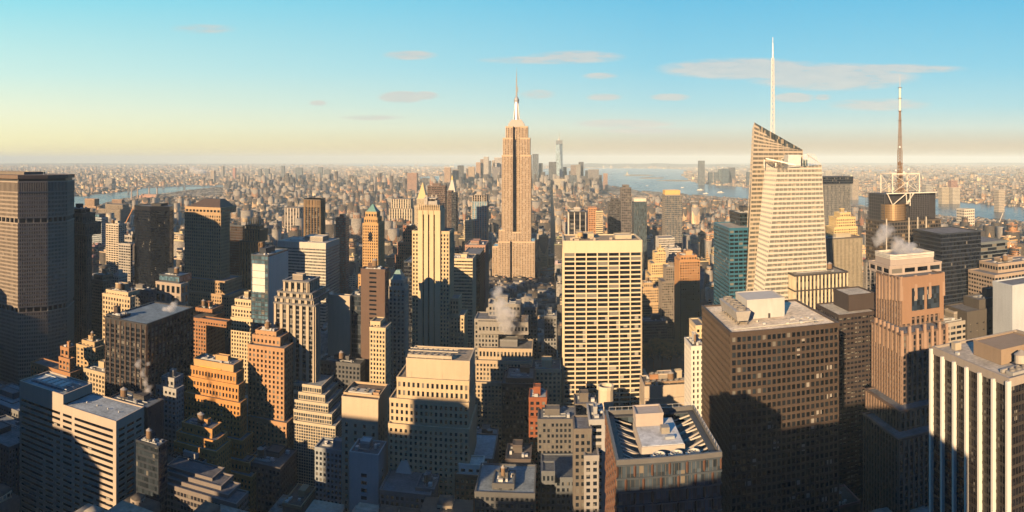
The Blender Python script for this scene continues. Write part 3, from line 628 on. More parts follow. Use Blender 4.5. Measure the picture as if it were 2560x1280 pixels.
# pale blue glass tower with the white panel
root, cu, cv, R = B('glass_tower', 'pale blue glass tower with blank white panel on its upper front', curtain((.07, .13, .17), cw=3.2, pf=.12, sf=.28, fh=3.9, rough=.15), [(628, 670, 640, 560, 's720')], roof=True, ret=True, win=False, roofcol=(.4, .4, .38), anchor='pale blue glass tower')
r = R[0]; m = MB()
for k in range(4):
    z = r[4] - 8 - k * 6.6; MB().box(r[0] - cu + 1.5, r[1] - cu - 3, r[2] - cv - .35, r[2] - cv - .1, z - 6.2, z).build('white_panel', plain((.62, .60, .52), .6), root)
m = MB(); m.box(r[1] - cu + .1, r[1] - cu + .4, r[2] - cv + .5, r[3] - cv - .2, 20, r[4] - 1); m.build('side_wall', stone((.48, .48, .45), .6), root)
# bronze ribbed tower
P = [(1000 * tp(754), 1012), (996 * tp(763), 996), (996 * tp(800), 996), (1010 * tp(809), 1010), (1045 * tp(812), 1045), (1000 * tp(754), 1045)]
root, cu, cv, lp = polybld('skyscraper', '', P, 190, None); root['label'] = 'bronze ribbed tower with chamfered corners behind the grey ribbon windowed slab'
h = hz(800, 500, 996); body(root, lp, 0, h, vert((.28, .18, .09), gl=(.015, .015, .02), cw=5, pf=.2, pp=1.1, spc=(.03, .025, .025), top=.6, fh=3.8))
body(root, offset(lp, .4), h - 12, h, vert((.24, .16, .09), cw=2.4, pf=.45, pp=.8, top=.3, fh=11))
# tower with green pyramid roof
root, cu, cv, R = B('skyscraper', 'orange stone tower with tall arched window and green copper pyramid roof', mas((.46, .28, .12), cw=3.0, pf=.5, fh=3.6),
  [(896, 958, 690, 795, 36), (907, 945, 560, 800, 's961'), (911, 943, 545, 802, 22), (914, 941, 531, 804, 18, mas((.48, .30, .14), cw=3.4, fh=6.5))], roof=False, ret=True, anchor='green pyramid roofed tower')
r = R[-1]; a = [(r[0] - cu + .3, r[2] - cv + .3), (r[1] - cu - .3, r[2] - cv + .3), (r[1] - cu - .3, r[3] - cv - .3), (r[0] - cu + .3, r[3] - cv - .3)]
ap = ((a[0][0] + a[1][0]) / 2, (a[1][1] + a[2][1]) / 2); h = hz(945, 511, 806) - r[4]
MB().prism(a, r[4] + .3, r[4] + h, top=[(ap[0] + (p[0] - ap[0]) * .06, ap[1] + (p[1] - ap[1]) * .06) for p in a]).build('pyramid_roof', plain((.13, .27, .24), .7), root)
r = R[1]; m = MB(); cx = (r[0] + r[1]) / 2 - cu; y = r[2] - cv - .55; zc = hz(945, 585, 800)
pts = [(cx - 2.2, zc - 9), (cx + 2.2, zc - 9)] + [(cx + 2.2 * cos(a * pi / 8), zc + 2.2 * sin(a * pi / 8)) for a in range(9)]
m.add([(p[0], y, p[1]) for p in pts] + [(p[0], y + .5, p[1]) for p in pts], [tuple(range(len(pts)))] + [(i, (i + 1) % len(pts) + 0, (i + 1) % len(pts) + len(pts), i + len(pts)) for i in range(len(pts))])
m.build('arched_window', glass((.015, .02, .03), blind=0), root)
# small tower with green pyramid cap
root, cu, cv, R = B('office_tower', 'pale tower with small green pyramid cap left of the stone tower with dark stripes', mas((.46, .41, .32), cw=3.2), [(972, 1012, 720, 560, 's1021'), (974, 1008, 702, 562, 16)], roof=False, ret=True)
r = R[-1]; a = [(r[0] - cu + 1, r[2] - cv + 1), (r[1] - cu - 1, r[2] - cv + 1), (r[1] - cu - 1, r[3] - cv - 1), (r[0] - cu + 1, r[3] - cv - 1)]; ap = ((a[0][0] + a[1][0]) / 2, (a[1][1] + a[2][1]) / 2)
MB().prism(a, r[4] + .5, r[4] + 8, top=[(ap[0] + (p[0] - ap[0]) * .35, ap[1] + (p[1] - ap[1]) * .35) for p in a]).build('pyramid_roof', plain((.17, .28, .26), .7), root)

# stone tower with three dark stripes
root, cu, cv, R = B('skyscraper', 'slender pale stone tower with three dark vertical stripes and crown of rooftop equipment', mas((.54, .42, .25), cw=2.9, pf=.48, fh=3.6),
  [(1118, 1160, 790, 616, 26), (1118, 1146, 748, 620, 22), (1031, 1123, 580, 613, 30, 'g')], roof=False, ret=True, anchor='stone tower with dark stripes')
c0, c1 = 612 * tp(1045), 612 * tp(1101); zt = hz(1100, 526, 612); m = MB(); Wd = c1 - c0
fr = [0, .215, .275, .455, .515, .70, .76, 1]
for i in (0, 2, 4, 6): m.box(c0 + Wd * fr[i] - cu, c0 + Wd * fr[i + 1] - cu, 611 - cv, 613.2 - cv, 0, zt)
m.box(c0 - cu, c1 - cu, 611.6 - cv, 640 - cv, zt - 4, zt); m.box(c0 - cu + .2, c1 - cu - .2, 613.6 - cv, 640 - cv, hz(1100, 582, 612) - 2, zt - 3.9)
m.build('centre_piers', stone((.56, .44, .27)), root)
m = MB()
for i in (1, 3, 5):
    MB().box(c0 + Wd * fr[i] - cu, c0 + Wd * fr[i + 1] - cu, 612.7 - cv, 613.1 - cv, 0, zt - 4).build('dark_stripe', glass((.012, .012, .016), cw=2, fh=3.6, blind=.03), root)
zc = hz(1100, 512, 612); m = MB()
for i in range(12):
    x = c0 - cu + .5 + i * (Wd - 2) / 11; m.box(x, x + .8, 612 - cv, 614 - cv, zt + .01, zc)
    m.box(x, x + .8, 637 - cv, 639 - cv, zt + .01, zc)
m.box(c0 - cu + 1, c1 - cu - 1, 613 - cv, 638 - cv, zt + .01, zc - 2.5); m.build('crown', stone((.52, .40, .25)), root)
m = MB(); m.box(c0 - cu + 5, c1 - cu - 4, 617 - cv, 632 - cv, zc - 2.4, zc + 3)
rnd = random.Random(3)
for i in range(14):
    x = rnd.uniform(c0 - cu + 3, c1 - cu - 3); y = rnd.uniform(616, 634) - cv; m.box(x - .7, x + .7, y - .7, y + .7, zc - 2.5, zc + rnd.uniform(3, 9))
m.box(c0 - cu + 4, c1 - cu - 5, 618 - cv, 631 - cv, zc + 5, zc + 5.8); m.build('rooftop_equipment', plain((.35, .32, .28), .6), root)

# white gridded slab
root, cu, cv, R = B('skyscraper', 'white travertine slab tower with broad dark window bands in seven bays', ST((.63, .51, .345), cw=9.1, fh=3.72, pf=.10, sf=.31, pp=.75, sp=.5, top=9.5, gl=(.008, .009, .013), blind=.05, var=.12),
  [(1410, 1603, 604, 552, 46)], roof=False, ret=True, win=True, anchor='white gridded slab tower', roofcol=(.36, .27, .17))
r = R[0]; m = MB()
for i in range(8):
    x = r[0] - cu + i * (r[1] - r[0]) / 7; MB().box(x - .12, x + .12, r[2] - cv - .95, r[2] - cv + .2, r[4] - 9.5, r[4] + .5).build('pilaster', stone((.66, .54, .37), var=.1), root)
penthouse(root, -22, -6, 0, 16, r[4], 3.5, (.5, .4, .26)); penthouse(root, 12, 26, -8, 8, r[4], 3, (.5, .42, .3)); water_tank(root, -18, -8, r[4], 2.4, 3.5, (.5, .33, .15))
rnd = random.Random(8)
for k in range(9):
    x = rnd.uniform(-28, 26); y = rnd.uniform(-20, 0); MB().box(x, x + rnd.uniform(1, 4), y, y + 2, r[4] - .1, r[4] + rnd.uniform(1, 2.4)).build('rooftop_unit', plain((.4, .33, .25)), root)

# pale banded tower bottom left
stb = ST((.46, .38, .30), cw=24, fh=3.9, pf=.10, sf=.50, pp=.30, sp=.30, top=1, gl=(.006, .007, .01), blind=0, var=.22)
VA, VB = 330, 360
u0, um, u1 = VA * tp(50), VA * tp(158), VA * tp(290); z1 = hz(290, 1056, VA); z2 = hz(158, 990, VA)
FOOT.append((u0, u1, VA, VB + 1)); cu, cv = (u0 + u1) / 2, VA + 15
root = thing('office_tower', 'pale banded granite tower with two level roof in the lower left corner', 'building', cu, cv); ANCH.append((50, 358, 'pale banded tower'))
core, wl = MB(), MB(); core.box(u0 - cu, u1 - cu, VA - cv, VB - cv, 0, z1 - .5)
lp = [(u0 - cu, VA - cv), (u1 - cu, VA - cv), (u1 - cu, VB - cv), (u0 - cu, VB - cv)]
nf = 24; top = z1 - 5; fh = 3.95
for k in range(nf):
    zz = top - (k + 1) * fh; wl.ring(lp, .3, -.4, zz, zz + fh * .54)
wl.ring(lp, .302, -.4, top, z1 + .8)
def pier(face, a, b, za, zb):
    if face == 'n': wl.box(a - cu, b - cu, VA - cv - .297, VA - cv + .3, za, zb)
    else: wl.box(u1 - cu - .3, u1 - cu + .297, a - cv, b - cv, za, zb)
Wn = u1 - u0
def fx(px): return VA * tp(px)
for a, b in ((50, 54), (151, 158), (180, 187), (283, 291)): pier('n', fx(a), fx(b), 0, z1)
rows = [(0, 5, []), (5, 9, [(134, 141), (200, 207)]), (9, 12, [(134, 141), (200, 207), (108, 114)]), (12, 15, [(134, 141), (200, 207), (108, 114), (234, 241)]), (15, 24, [(134, 141), (200, 207), (108, 114), (234, 241), (92, 98), (262, 268)])]
for a, b, ps in rows:
    for p in ps: pier('n', fx(p[0]), fx(p[1]), top - b * fh, top - a * fh)
for a, b in ((VA, VA + 2.5), (VA + 9, VA + 11), (VA + 19, VA + 21), (VB - 2.5, VB)): pier('e', a, b, 0, z1)
core.build('glazing', glass((.006, .007, .01), cw=3, fh=3.95, blind=.02), root)
pier('n', u0, um, z1 - 1, z2)
wl.box(u0 - cu, um - cu, VA + .31 - cv, VB - .3 - cv, z1 + .82, z2 - .6)
wl.ring([(u0 - cu, VA - cv), (um - cu, VA - cv), (um - cu, VB - cv), (u0 - cu, VB - cv)], .306, -.5, z1 + .9, z2 + .9)
wl.build('wall', stone((.46, .38, .30), var=.22), root)
MB().box(um - cu + .4, u1 - cu - .5, VA + .5 - cv, VB - .5 - cv, z1 - .4, z1 + .1).build('roof', roofmat((.34, .38, .40)), root)
MB().box(u0 - cu + .5, um - cu - .5, VA + .6 - cv, VB - .6 - cv, z2 - .55, z2 - .2).build('roof', roofmat((.26, .30, .32)), root)
MB().box(u0 - cu + 4, um - cu - 3, VA + 7 - cv, VB - 7 - cv, z2 - .2, z2 + .15).build('roof_well', plain((.10, .12, .14), .6), root)
for k in range(5):
    x = u0 - cu + 7 + k * 5.2; MB().box(x, x + 3.6, VA + 9 - cv, VB - 10 - cv, z2 + .16, z2 + 1.6).build('rooftop_unit', plain((.5, .52, .5), .6), root)
for y in (VA + 8, VA + 15, VB - 8): MB().bar((u0 - cu + 4, y - cv, z2 + 1.2), (um - cu - 4, y - cv, z2 + 1.2), .45).build('duct', plain((.55, .57, .56), .5), root)
for k in range(4): MB().cyl(um - cu + 9 + k * 9, VA + 14 - cv, .5, z1 + .1, z1 + 1.1, 10).build('roof_vent', plain((.5, .5, .5)), root)

# golden stepped tower
KG = 1.28
gb = mas((.48, .235, .075), cw=2.7, pf=.48, fh=3.4)
root, cu, cv, R = B('skyscraper', 'golden orange stepped brick tower with gilded relief panel under its flat top, lower left', gb,
  [(458, 628, 1195, 322, 's655'), (462, 622, 1160, 326, 's642'), (462, 606, 1105, 330, 's632'), (462, 600, 1010, 334, 's616'), (468, 596, 965, 337, 's612'), (474, 590, 935, 339, 's609'), (484, 583, 915, 341, 's607', ST((.52, .31, .13), cw=30, fh=30, pf=0, sf=1, top=2))], roof=True, ret=True, win=True, tank=False, anchor='golden stepped tower', k=KG)
r = R[-1]; z = r[4]; y = r[2] - cv - .75
MB().box(fxx := (341 * KG * tp(500) - cu), 341 * KG * tp(553) - cu, y, y + .5, z - 9, z - 3.6).build('relief_panel', plain((.70, .42, .08), .5), root)
fxx = MB()
for k in range(6):
    a = 341 * KG * tp(502 + k * 9) - cu; fxx.box(a, a + 1.0, y - .0, y + .5, z - 20, z - 10)
fxx.build('tall_window', glass((.015, .018, .025), blind=0), root)
# lower front terraces of the same block
B('brick_building', 'golden brick wing with stepped terraces at the foot of the golden stepped tower', mas((.50, .25, .08), cw=3.0, pf=.55), [(436, 540, 1132, 296, 16), (442, 538, 1105, 299, 13), (456, 530, 1075, 302, 10)], roof=True, win=True, tank=True, k=1.3)
# dark terraced building with grey mechanical box
sd_ = ribbon((.20, .17, .15), cw=2.4, pf=.2, sf=.4, gl=(.02, .02, .025))
B('terraced_building', 'dark terraced building with grey ribbed mechanical box at the bottom left', sd_, [(410, 590, 1262, 232, 's620'), (412, 570, 1240, 235, 's600'), (414, 552, 1218, 238, 's582'), (416, 530, 1198, 241, 's560'), (421, 497, 1172, 250, 's533', ST((.34, .34, .34), cw=1.2, fh=14, pf=.3, sf=1, pp=.3, sp=.1, top=1))], roof=True, roofcol=(.12, .12, .13), tank=False, k=1.5)
# stone pyramid
u, v = 400 * tp(1002), 412; z = hz(1002, 1222, 400); root = thing('pyramid_roofed_building', 'small grey building topped by steep plain stone pyramid beside the slim tiled tower', 'building', u, v)
MB().box(-12, 12, -12, 12, 0, z).build('wall', stone((.18, .18, .17)), root)
MB().prism([(-8.5, -8.5), (8.5, -8.5), (8.5, 8.5), (-8.5, 8.5)], z, z + 16, top=[(-.3, -.3), (.3, -.3), (.3, .3), (-.3, .3)]).build('pyramid_roof', stone((.40, .39, .36)), root); FOOT.append((u - 9, u + 9, v - 9, v + 9))
# round chimney like tower
u, v = 400 * tp(1515), 400; z = hz(1515, 968, 400); root = thing('ventilation_tower', 'round pale stone vent tower on square base in front of the white gridded slab tower', 'vent tower', u, v)
MB().prism([(4.6 * cos(k * pi / 6), 4.6 * sin(k * pi / 6)) for k in range(12)], z - 13, z - .8).build('drum', stone((.52, .44, .32)), root)
MB().ring([(4.6 * cos(k * pi / 6), 4.6 * sin(k * pi / 6)) for k in range(12)], .3, -.6, z - .79, z + 1.2).build('rim', stone((.55, .48, .36)), root)
MB().box(-5.5, 4, -4.5, 4.5, 0, z - 13.01).build('base', stone((.35, .34, .32)), root); FOOT.append((u - 6, u + 5, v - 5, v + 5))

# bronze gridded tower with lit roof
stg = ST((.066, .045, .032), cw=2.8, fh=3.9, pf=.28, sf=.34, pp=.55, sp=.42, top=2.0, gl=(.018, .018, .022), blind=.10, wr=.55, var=.25, bcol=(.12, .10, .08))
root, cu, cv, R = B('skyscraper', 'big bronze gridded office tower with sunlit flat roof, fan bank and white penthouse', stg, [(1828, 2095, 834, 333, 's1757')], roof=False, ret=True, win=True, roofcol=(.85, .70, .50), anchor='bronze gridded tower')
r = R[0]; Z = r[4]
penthouse(root, 109.5 - cu, 132 - cu, 360 - cv, 384 - cv, Z, 10.5, (.50, .48, .44))
MB().box(122 - cu, 123.2 - cu, 359.6 - cv, 360.2 - cv, Z, Z + 2.6).build('roof_door', plain((.06, .06, .06)), root)
m = MB(); fr_ = [(99.5, 348), (108, 348), (108, 385), (99.5, 385)]; fp = [(p[0] - cu, p[1] - cv) for p in fr_]
m.prism(offset(fp, -1.2), Z + 2, Z + 7.5, top=fp); cto = m.build('cooling_tower', plain((.40, .37, .33), .5), root)
m = MB()
for k in range(7):
    for x in (101, 106.5): MB().box(x - cu - .2, x - cu + .2, 349.5 + k * 5.6 - cv - .2, 349.5 + k * 5.6 - cv + .2, Z, Z + 2.2).build('frame_leg', plain((.12, .11, .10)), cto)
for k in range(5):
    cx, cy = 103.8 - cu, 352 + k * 7.2 - cv; rg = [(cx + 2.8 * cos(a * pi / 8), cy + 2.8 * sin(a * pi / 8)) for a in range(16)]
    m = MB().ring(rg, 0, -.25, Z + 7.5, Z + 8.9)
    for a in range(4): m.bar((cx - 2.2 * cos(a * pi / 4), cy - 2.2 * sin(a * pi / 4), Z + 8.2), (cx + 2.2 * cos(a * pi / 4), cy + 2.2 * sin(a * pi / 4), Z + 8.2), .35)
    m.build('fan', plain((.22, .2, .18), .5), cto)

rq = random.Random(6)
for q in range(16):
    x, y = rq.uniform(112, 150) - cu, rq.uniform(338, 356) - cv
    if x < r[1] - cu - 3: MB().box(x, x + rq.uniform(.8, 2), y, y + rq.uniform(.8, 2), Z, Z + rq.uniform(.4, 1.1)).build('rooftop_unit', plain(rq.choice([(.5, .5, .48), (.2, .2, .2), (.6, .55, .45)])), root)
MB().bar((96 - cu, 340 - cv, Z + .3), (r[1] - cu - 4, 344 - cv, Z + .3), .5).build('duct', plain((.5, .48, .42), .5), root)
# faceted glass tower, bottom centre right
u0, u1 = 195 * tp(1543), 195 * tp(1803); v0, v1 = 195, 234; Z = hz(1543, 1152, 195); cu, cv = (u0 + u1) / 2, (v0 + v1) / 2; FOOT.append((u0, u1, v0, v1))
root = thing('glass_tower', 'grey glass tower with staggered bronze diamond fins and braced open roof, bottom right of centre', 'building', cu, cv); ANCH.append((1515, 1803, 'faceted glass tower'))
a0, a1, b0, b1 = u0 - cu, u1 - cu, v0 - cv, v1 - cv
MB().box(a0, a1, b0, b1, 0, Z - 5.5).ring([(a0, b0), (a1, b0), (a1, b1), (a0, b1)], 0, -.25, Z - 5.5, Z - 1.2).build('glazing', glass((.05, .068, .085), cw=1.25, fh=4.0, blind=.04, rough=.1, bcol=(.2, .17, .13)), root)
sp_, fin, mu = MB(), MB(), MB(); lp = [(a0, b0), (a1, b0), (a1, b1), (a0, b1)]
rowh = 4.0; nr = 12; cells = []
for k in range(nr):
    zt = Z - 1.2 - k * rowh; sp_.ring(lp, .22, -.1, zt - rowh * .14, zt)
    for ei in (0, 3):
        p, q = lp[ei], lp[(ei + 1) % 4]; L = sqrt((p[0] - q[0]) ** 2 + (p[1] - q[1]) ** 2); n_ = 6 if ei == 0 else 8; cw = L / n_
        dx, dy = (q[0] - p[0]) / L, (q[1] - p[1]) / L; nx, ny = dy, -dx
        for j in range(n_ + 1):
            tc_ = j * cw + (cw / 2 if k % 2 else 0)
            if tc_ > L: continue
            for (hw, za, zb) in ((.42, zt - rowh * .86, zt - rowh * .16),):
                c = lambda t_, d_, z_: (p[0] + dx * t_ + nx * d_, p[1] + dy * t_ + ny * d_, z_)
                tl, tr = max(0, tc_ - hw), min(L, tc_ + hw)
                zm = zt - rowh * .02; zl = zt - rowh * 1.0
                fin.add([c(tl, .02, za), c(tr, .02, za), c(tr, .02, zb), c(tl, .02, zb), c(tc_, .5, za), c(tc_, .5, zb), c(tc_, .25, zm), c(tc_, .25, zl)],
                        [(0, 4, 5, 3), (4, 1, 2, 5), (3, 5, 6), (5, 2, 6), (4, 0, 7), (1, 4, 7)])
            for s in range(1, 4):
                t_ = tc_ + cw * s / 4
                if t_ < L - .1: mu.obox(p, q, t_ - .04, t_ + .04, -.05, .1, zt - rowh * .98, zt - rowh * .15)
MB().box(a0 - .02, a1 + .02, b0 - .02, b1 + .02, 0, Z - 1.2 - nr * rowh).build('lower_floors', stone((.25, .25, .25)), root)
sp_.build('spandrels', plain((.085, .10, .115), .35, .3), root); fin.build('fins', plain((.15, .08, .055), .4, .2), root); mu.build('mullions', plain((.20, .15, .11), .5), root)
rf = MB().box(a0 + .3, a1 - .3, b0 + .3, b1 - .3, Z - 5.4, Z - 5).build('roof', roofmat((.20, .19, .17)), root)
pr_ = MB().ring(lp, .25, -.5, Z - 1.19, Z + .3); pr_.build('parapet', plain((.13, .125, .12), .5), root)
pr_ = MB().ring(offset(lp, -.6), 0, -1.9, Z - 1.6, Z - 1.2); pr_.build('perimeter_walkway', plain((.06, .065, .07), .6), root)
MB().box(-7.2, 6.5, -10, 12, Z - 4.95, Z - .6).build('roof_deck', plain((.46, .40, .34), .7), root)
MB().box(-6.9, 6.2, -9.7, 11.7, Z - .59, Z - .4).build('deck_surface', roofmat((.62, .62, .60)), root)
penthouse(root, -7, 2.2, 5.5, 13.5, Z - .39, 3.8, (.44, .37, .31))
MB().box(.5, 3.2, -1.5, 1.5, Z - .39, Z + 1.6).build('rooftop_unit', plain((.3, .27, .22), .5), root)
MB().box(1, 4, -6, -4.6, Z - .39, Z + .5).build('rooftop_unit', plain((.35, .37, .38), .5), root)
for k in range(3):
    cx = -2.6 + k * 5.4; cy = b0 + 4.2; m = MB().box(cx - 2.3, cx + 2.3, cy - 2.1, cy + 2.1, Z - 4.9, Z - 1.6)
    rg = [(cx + 1.9 * cos(a * pi / 8), cy + 1.9 * sin(a * pi / 8)) for a in range(16)]; m.ring(rg, 0, -.2, Z - 1.6, Z - .5); fo = m.build('cooling_tower', plain((.58, .56, .50), .5), root)
    m = MB()
    for a in range(6): m.bar((cx, cy, Z - 1.0), (cx + 1.7 * cos(a * pi / 3), cy + 1.7 * sin(a * pi / 3), Z - 1.0), .3)
    m.build('fan', plain((.3, .3, .28), .5), fo)
for k in range(11):
    y = b0 + 5 + k * 3.0 if k < 11 else 0
    m = MB().bar((a0 + 2, y, Z - 1.5), (-7.3, y + (-1.5 if k % 2 else 1.5), Z - 4.2), .45); m.build('roof_brace', plain((.5, .44, .36), .6), root)
    m = MB().bar((a1 - 2, y, Z - 1.5), (6.6, y + (-1.5 if k % 2 else 1.5), Z - 4.2), .45); m.build('roof_brace', plain((.5, .44, .36), .6), root)
m = MB()
for k in range(14):
    x = a0 + 1 + k * (a1 - a0 - 2) / 13; m.box(x - .05, x + .05, b1 - .6, b1 - .5, Z + .3, Z + 1.5)
    y = b0 + 1 + k * (b1 - b0 - 2) / 13; m.box(a1 - .5, a1 - .4, y - .05, y + .05, Z + .3, Z + 1.4)
m.bar((a0 + 1, b1 - .55, Z + 1.5), (a1 - 1, b1 - .55, Z + 1.5), .1); m.bar((a1 - .45, b0 + 1, Z + 1.4), (a1 - .45, b1 - 1, Z + 1.4), .1)
m.build('railing', plain((.5, .48, .45), .5), root)

# white crystalline skyscraper
def qgrid(q, nf, nc, wl, th=.3, sf=.5, mw=.18, grp=0, gl=None):
    """q: four corners bottom-left, bottom-right, top-right, top-left; bands follow true heights"""
    q = [Vector(p) for p in q]; n_ = (q[1] - q[0]).cross(q[3] - q[0]).normalized()
    zmax = max(q[2].z, q[3].z); fh = zmax / nf
    def at(s, z):
        L = q[0].lerp(q[3], min(1, z / q[3].z)); R_ = q[1].lerp(q[2], min(1, z / q[2].z)); return L.lerp(R_, s)
    def lim(s): return q[3].z + (q[2].z - q[3].z) * s
    for k in range(nf):
        za, zb = k * fh, k * fh + sf * fh; s0, s1 = 0.0, 1.0
        if zb > q[2].z and q[3].z > q[2].z: s1 = max(0, min(1, (q[3].z - zb) / (q[3].z - q[2].z)))
        if zb > q[3].z and q[2].z > q[3].z: s0 = max(0, min(1, (zb - q[3].z) / (q[2].z - q[3].z)))
        if s1 - s0 < .03: continue
        vs = [at(s0, za), at(s1, za), at(s1, zb), at(s0, zb)]
        wl.add([tuple(p + n_ * th) for p in vs] + [tuple(p - n_ * .1) for p in vs], [(0, 1, 2, 3), (4, 5, 1, 0), (3, 2, 6, 7), (0, 3, 7, 4), (1, 5, 6, 2)])
    for c in range(nc + 1):
        s = c / nc; zt = lim(s); w = mw * (2.2 if grp and c % grp == 0 else 1)
        e = (q[1] - q[0]).normalized() * w / 2; b_ = at(s, 0); t_ = at(s, zt)
        vs = [b_ - e, b_ + e, t_ + e, t_ - e]; tt = th + (.12 if not grp or c % grp == 0 else -.05)
        wl.add([tuple(p + n_ * tt) for p in vs] + [tuple(p - n_ * .1) for p in vs], [(0, 1, 2, 3), (0, 3, 7, 4), (1, 5, 6, 2)])
def crystal(root, bot, topp, zt, cu, cv, faces, wallc, glc, fhc=4.25, cwc=1.45, sf=.44):
    n_ = len(bot); B_ = [(p[0] - cu, p[1] - cv, 0) for p in bot]; T_ = [(p[0] - cu, p[1] - cv, z) for p, z in zip(topp, zt)]
    MB().add(B_ + T_, [(i, (i + 1) % n_, (i + 1) % n_ + n_, i + n_) for i in range(n_)] + [tuple(range(n_, 2 * n_)), tuple(reversed(range(n_)))]).build('glazing', glass(glc, cw=cwc, fh=fhc, blind=.18, rough=.08, bcol=(.30, .25, .18)), root)
    wl = MB()
    for i in faces:
        j = (i + 1) % n_; L = sqrt((B_[i][0] - B_[j][0]) ** 2 + (B_[i][1] - B_[j][1]) ** 2); zm = max(zt[i], zt[j])
        qgrid([B_[i], B_[j], T_[j], T_[i]], max(1, round(zm / fhc)), max(2, round(L / cwc)), wl, sf=sf, grp=5)
    wl.build('spandrels', stone((wallc), .35, .1), root)
cu, cv = 215, 600
root = thing('skyscraper', 'white crystalline skyscraper with two slanted glass tops and tall white lattice mast', 'building', cu, cv); ANCH.append((1870, 2066, 'white crystalline skyscraper')); FOOT.append((170, 262, 560, 660))
zt = [hz(1943, 421, 570), hz(2053, 412, 570), hz(2053, 412, 570) + 1, hz(1914, 406, 598)]
crystal(root, [(562 * tp(1868), 562), (562 * tp(2088), 562), (258, 606), (604 * tp(1852), 604)], [(570 * tp(1943), 570), (570 * tp(2053), 570), (246, 604), (598 * tp(1914), 598)], zt, cu, cv, [0, 1, 3], (.56, .51, .42), (.035, .045, .05))
zz = zt[0]
zl, zr = hz(1886, 306, 615), hz(2005, 374, 615)
crystal(root, [(612 * tp(1853), 612), (252, 612), (252, 650), (645 * tp(1842), 645)], [(615 * tp(1886), 615), (615 * tp(2006), 615), (615 * tp(2006) - 2, 640), (640 * tp(1882), 640)], [zl, zr, zr - 3, zl - 4], cu, cv, [0, 1, 3], (.46, .39, .30), (.05, .06, .06))
m = MB()    # glass screen walls around the front roof
tpz = [(570 * tp(1943) - cu, 571 - cv), (570 * tp(2053) - cu, 571 - cv), (246 - cu, 603 - cv), (598 * tp(1914) - cu, 597 - cv)]
for k in range(9):
    s = k / 8; p = Vector((tpz[1][0], tpz[1][1], zt[1])).lerp(Vector((tpz[2][0], tpz[2][1], zt[2])), s); m.bar(p, p + Vector((-1.5, 0, 1 + 9 * min(1, s * 3))), .35)
for k in range(10):
    s = k / 9; x = tpz[2][0] + (218 - cu - tpz[2][0]) * s; m.bar((x, 603 - cv, zt[1]), (x, 603 - cv, zt[1] + 10 - 4 * s), .3)
m.bar((tpz[2][0], 603 - cv, zt[1] + 10), (218 - cu, 603 - cv, zt[1] + 6), .5); m.bar((tpz[1][0], tpz[1][1], zt[1] + 1), (tpz[2][0] - 1.5, 603 - cv, zt[1] + 10), .5)
m.bar((tpz[2][0], 603 - cv, zt[1] + 5), (218 - cu, 603 - cv, zt[1] + 3), .3)
m.build('screen_frame', plain((.75, .72, .64), .4), root)
MB().box(tpz[1][0] - 26, tpz[2][0] - 1, 603.3 - cv, 603.5 - cv, zt[1], zt[1] + 5).build('glass_screen', glass((.16, .22, .24), blind=0), root)
MB().box(220 - cu, 233 - cu, 590 - cv, 601 - cv, zt[1] - 1, zt[1] + 9.5).build('penthouse', plain((.60, .60, .56), .6), root)
m = MB(); m.bar((204 - cu, 580 - cv, zz - 1), (204 - cu, 580 - cv, zz + 5), .9); m.bar((196 - cu, 585 - cv, zz + 9), (222 - cu, 575 - cv, zz + 3), 1.0); m.bar((196 - cu, 590 - cv, zz), (196 - cu, 590 - cv, zz + 8), .7); m.build('roof_crane', plain((.85, .80, .68), .5), root)
mx = 630 * tp(1932) - cu; my = 630 - cv; zb = hz(1932, 338, 630); zt_ = hz(1932, 93, 630)
def lattice(m, x, y, z0, z1, w0, w1, step, bw, n_=4):
    k = max(1, int((z1 - z0) / step)); P0 = None
    for i in range(k + 1):
        s = i / k; w = (w0 + (w1 - w0) * s) / 2; z = z0 + (z1 - z0) * s
        ps = [(x + w * 1.2 * cos(2 * pi * j / n_ + pi / 4), y + w * 1.2 * sin(2 * pi * j / n_ + pi / 4), z) for j in range(n_)]
        for j in range(n_): m.bar(ps[j], ps[(j + 1) % n_], bw * .7)
        if P0:
            for j in range(n_):
                m.bar(P0[j], ps[j], bw); m.bar(P0[j], ps[(j + 1) % n_], bw * .6)
        P0 = ps
m = MB(); zm = hz(1932, 145, 630); lattice(m, mx, my, zb - 6, zm, 3.8, 2.2, 5.5, .42); mo = m.build('mast', plain((.74, .72, .66), .4), root)
MB().cyl(mx, my, .8, zm, zt_ - 6, 8, r1=.55).cyl(mx, my, .3, zt_ - 6, zt_, 6).build('mast_tip', plain((.76, .74, .68), .4), mo)

# dark tower with drum and brown lattice mast
u0 = 600 * tp(2215); vb = u0 / tp(2173); u1 = 600 * tp(2352); cu, cv = (u0 + u1) / 2, 625; FOOT.append((u0, u1, 600, 665))
root = thing('skyscraper', 'dark glass skyscraper with bronze drum, white steel cube and tall brown lattice mast', 'building', cu, cv); ANCH.append((2173, 2352, 'tower with brown lattice mast'))
a0, a1, b0 = u0 - cu, u1 - cu, -25.0; zd = hz(2215, 484, 600); zbod = hz(2215, 556, 600)
lp = [(a0, b0), (a1, b0), (a1, b0 + 45), (a0, b0 + 45)]
body(root, lp, 0, zbod, ST((.10, .085, .07), gl=(.02, .022, .028), cw=3.4, fh=4.0, pf=.16, sf=.34, pp=.25, sp=.2, top=1, blind=.16, wr=.4, rough=.08, bcol=(.3, .22, .14)))
m = MB()
for px in (2215, 2271, 2293, 2314):
    x = 600 * tp(px) - cu; MB().box(x - .45, x + .45, b0 - 1.6, b0 - .3, 40, zbod + 4).build('fin', plain((.55, .50, .42), .4), root)
dx0, dx1 = 600 * tp(2217) - cu, 600 * tp(2272) - cu; rr = (dx1 - dx0) / 2; cx = (dx0 + dx1) / 2; cy = b0 + rr - 3; zdt = hz(2245, 511, 600)
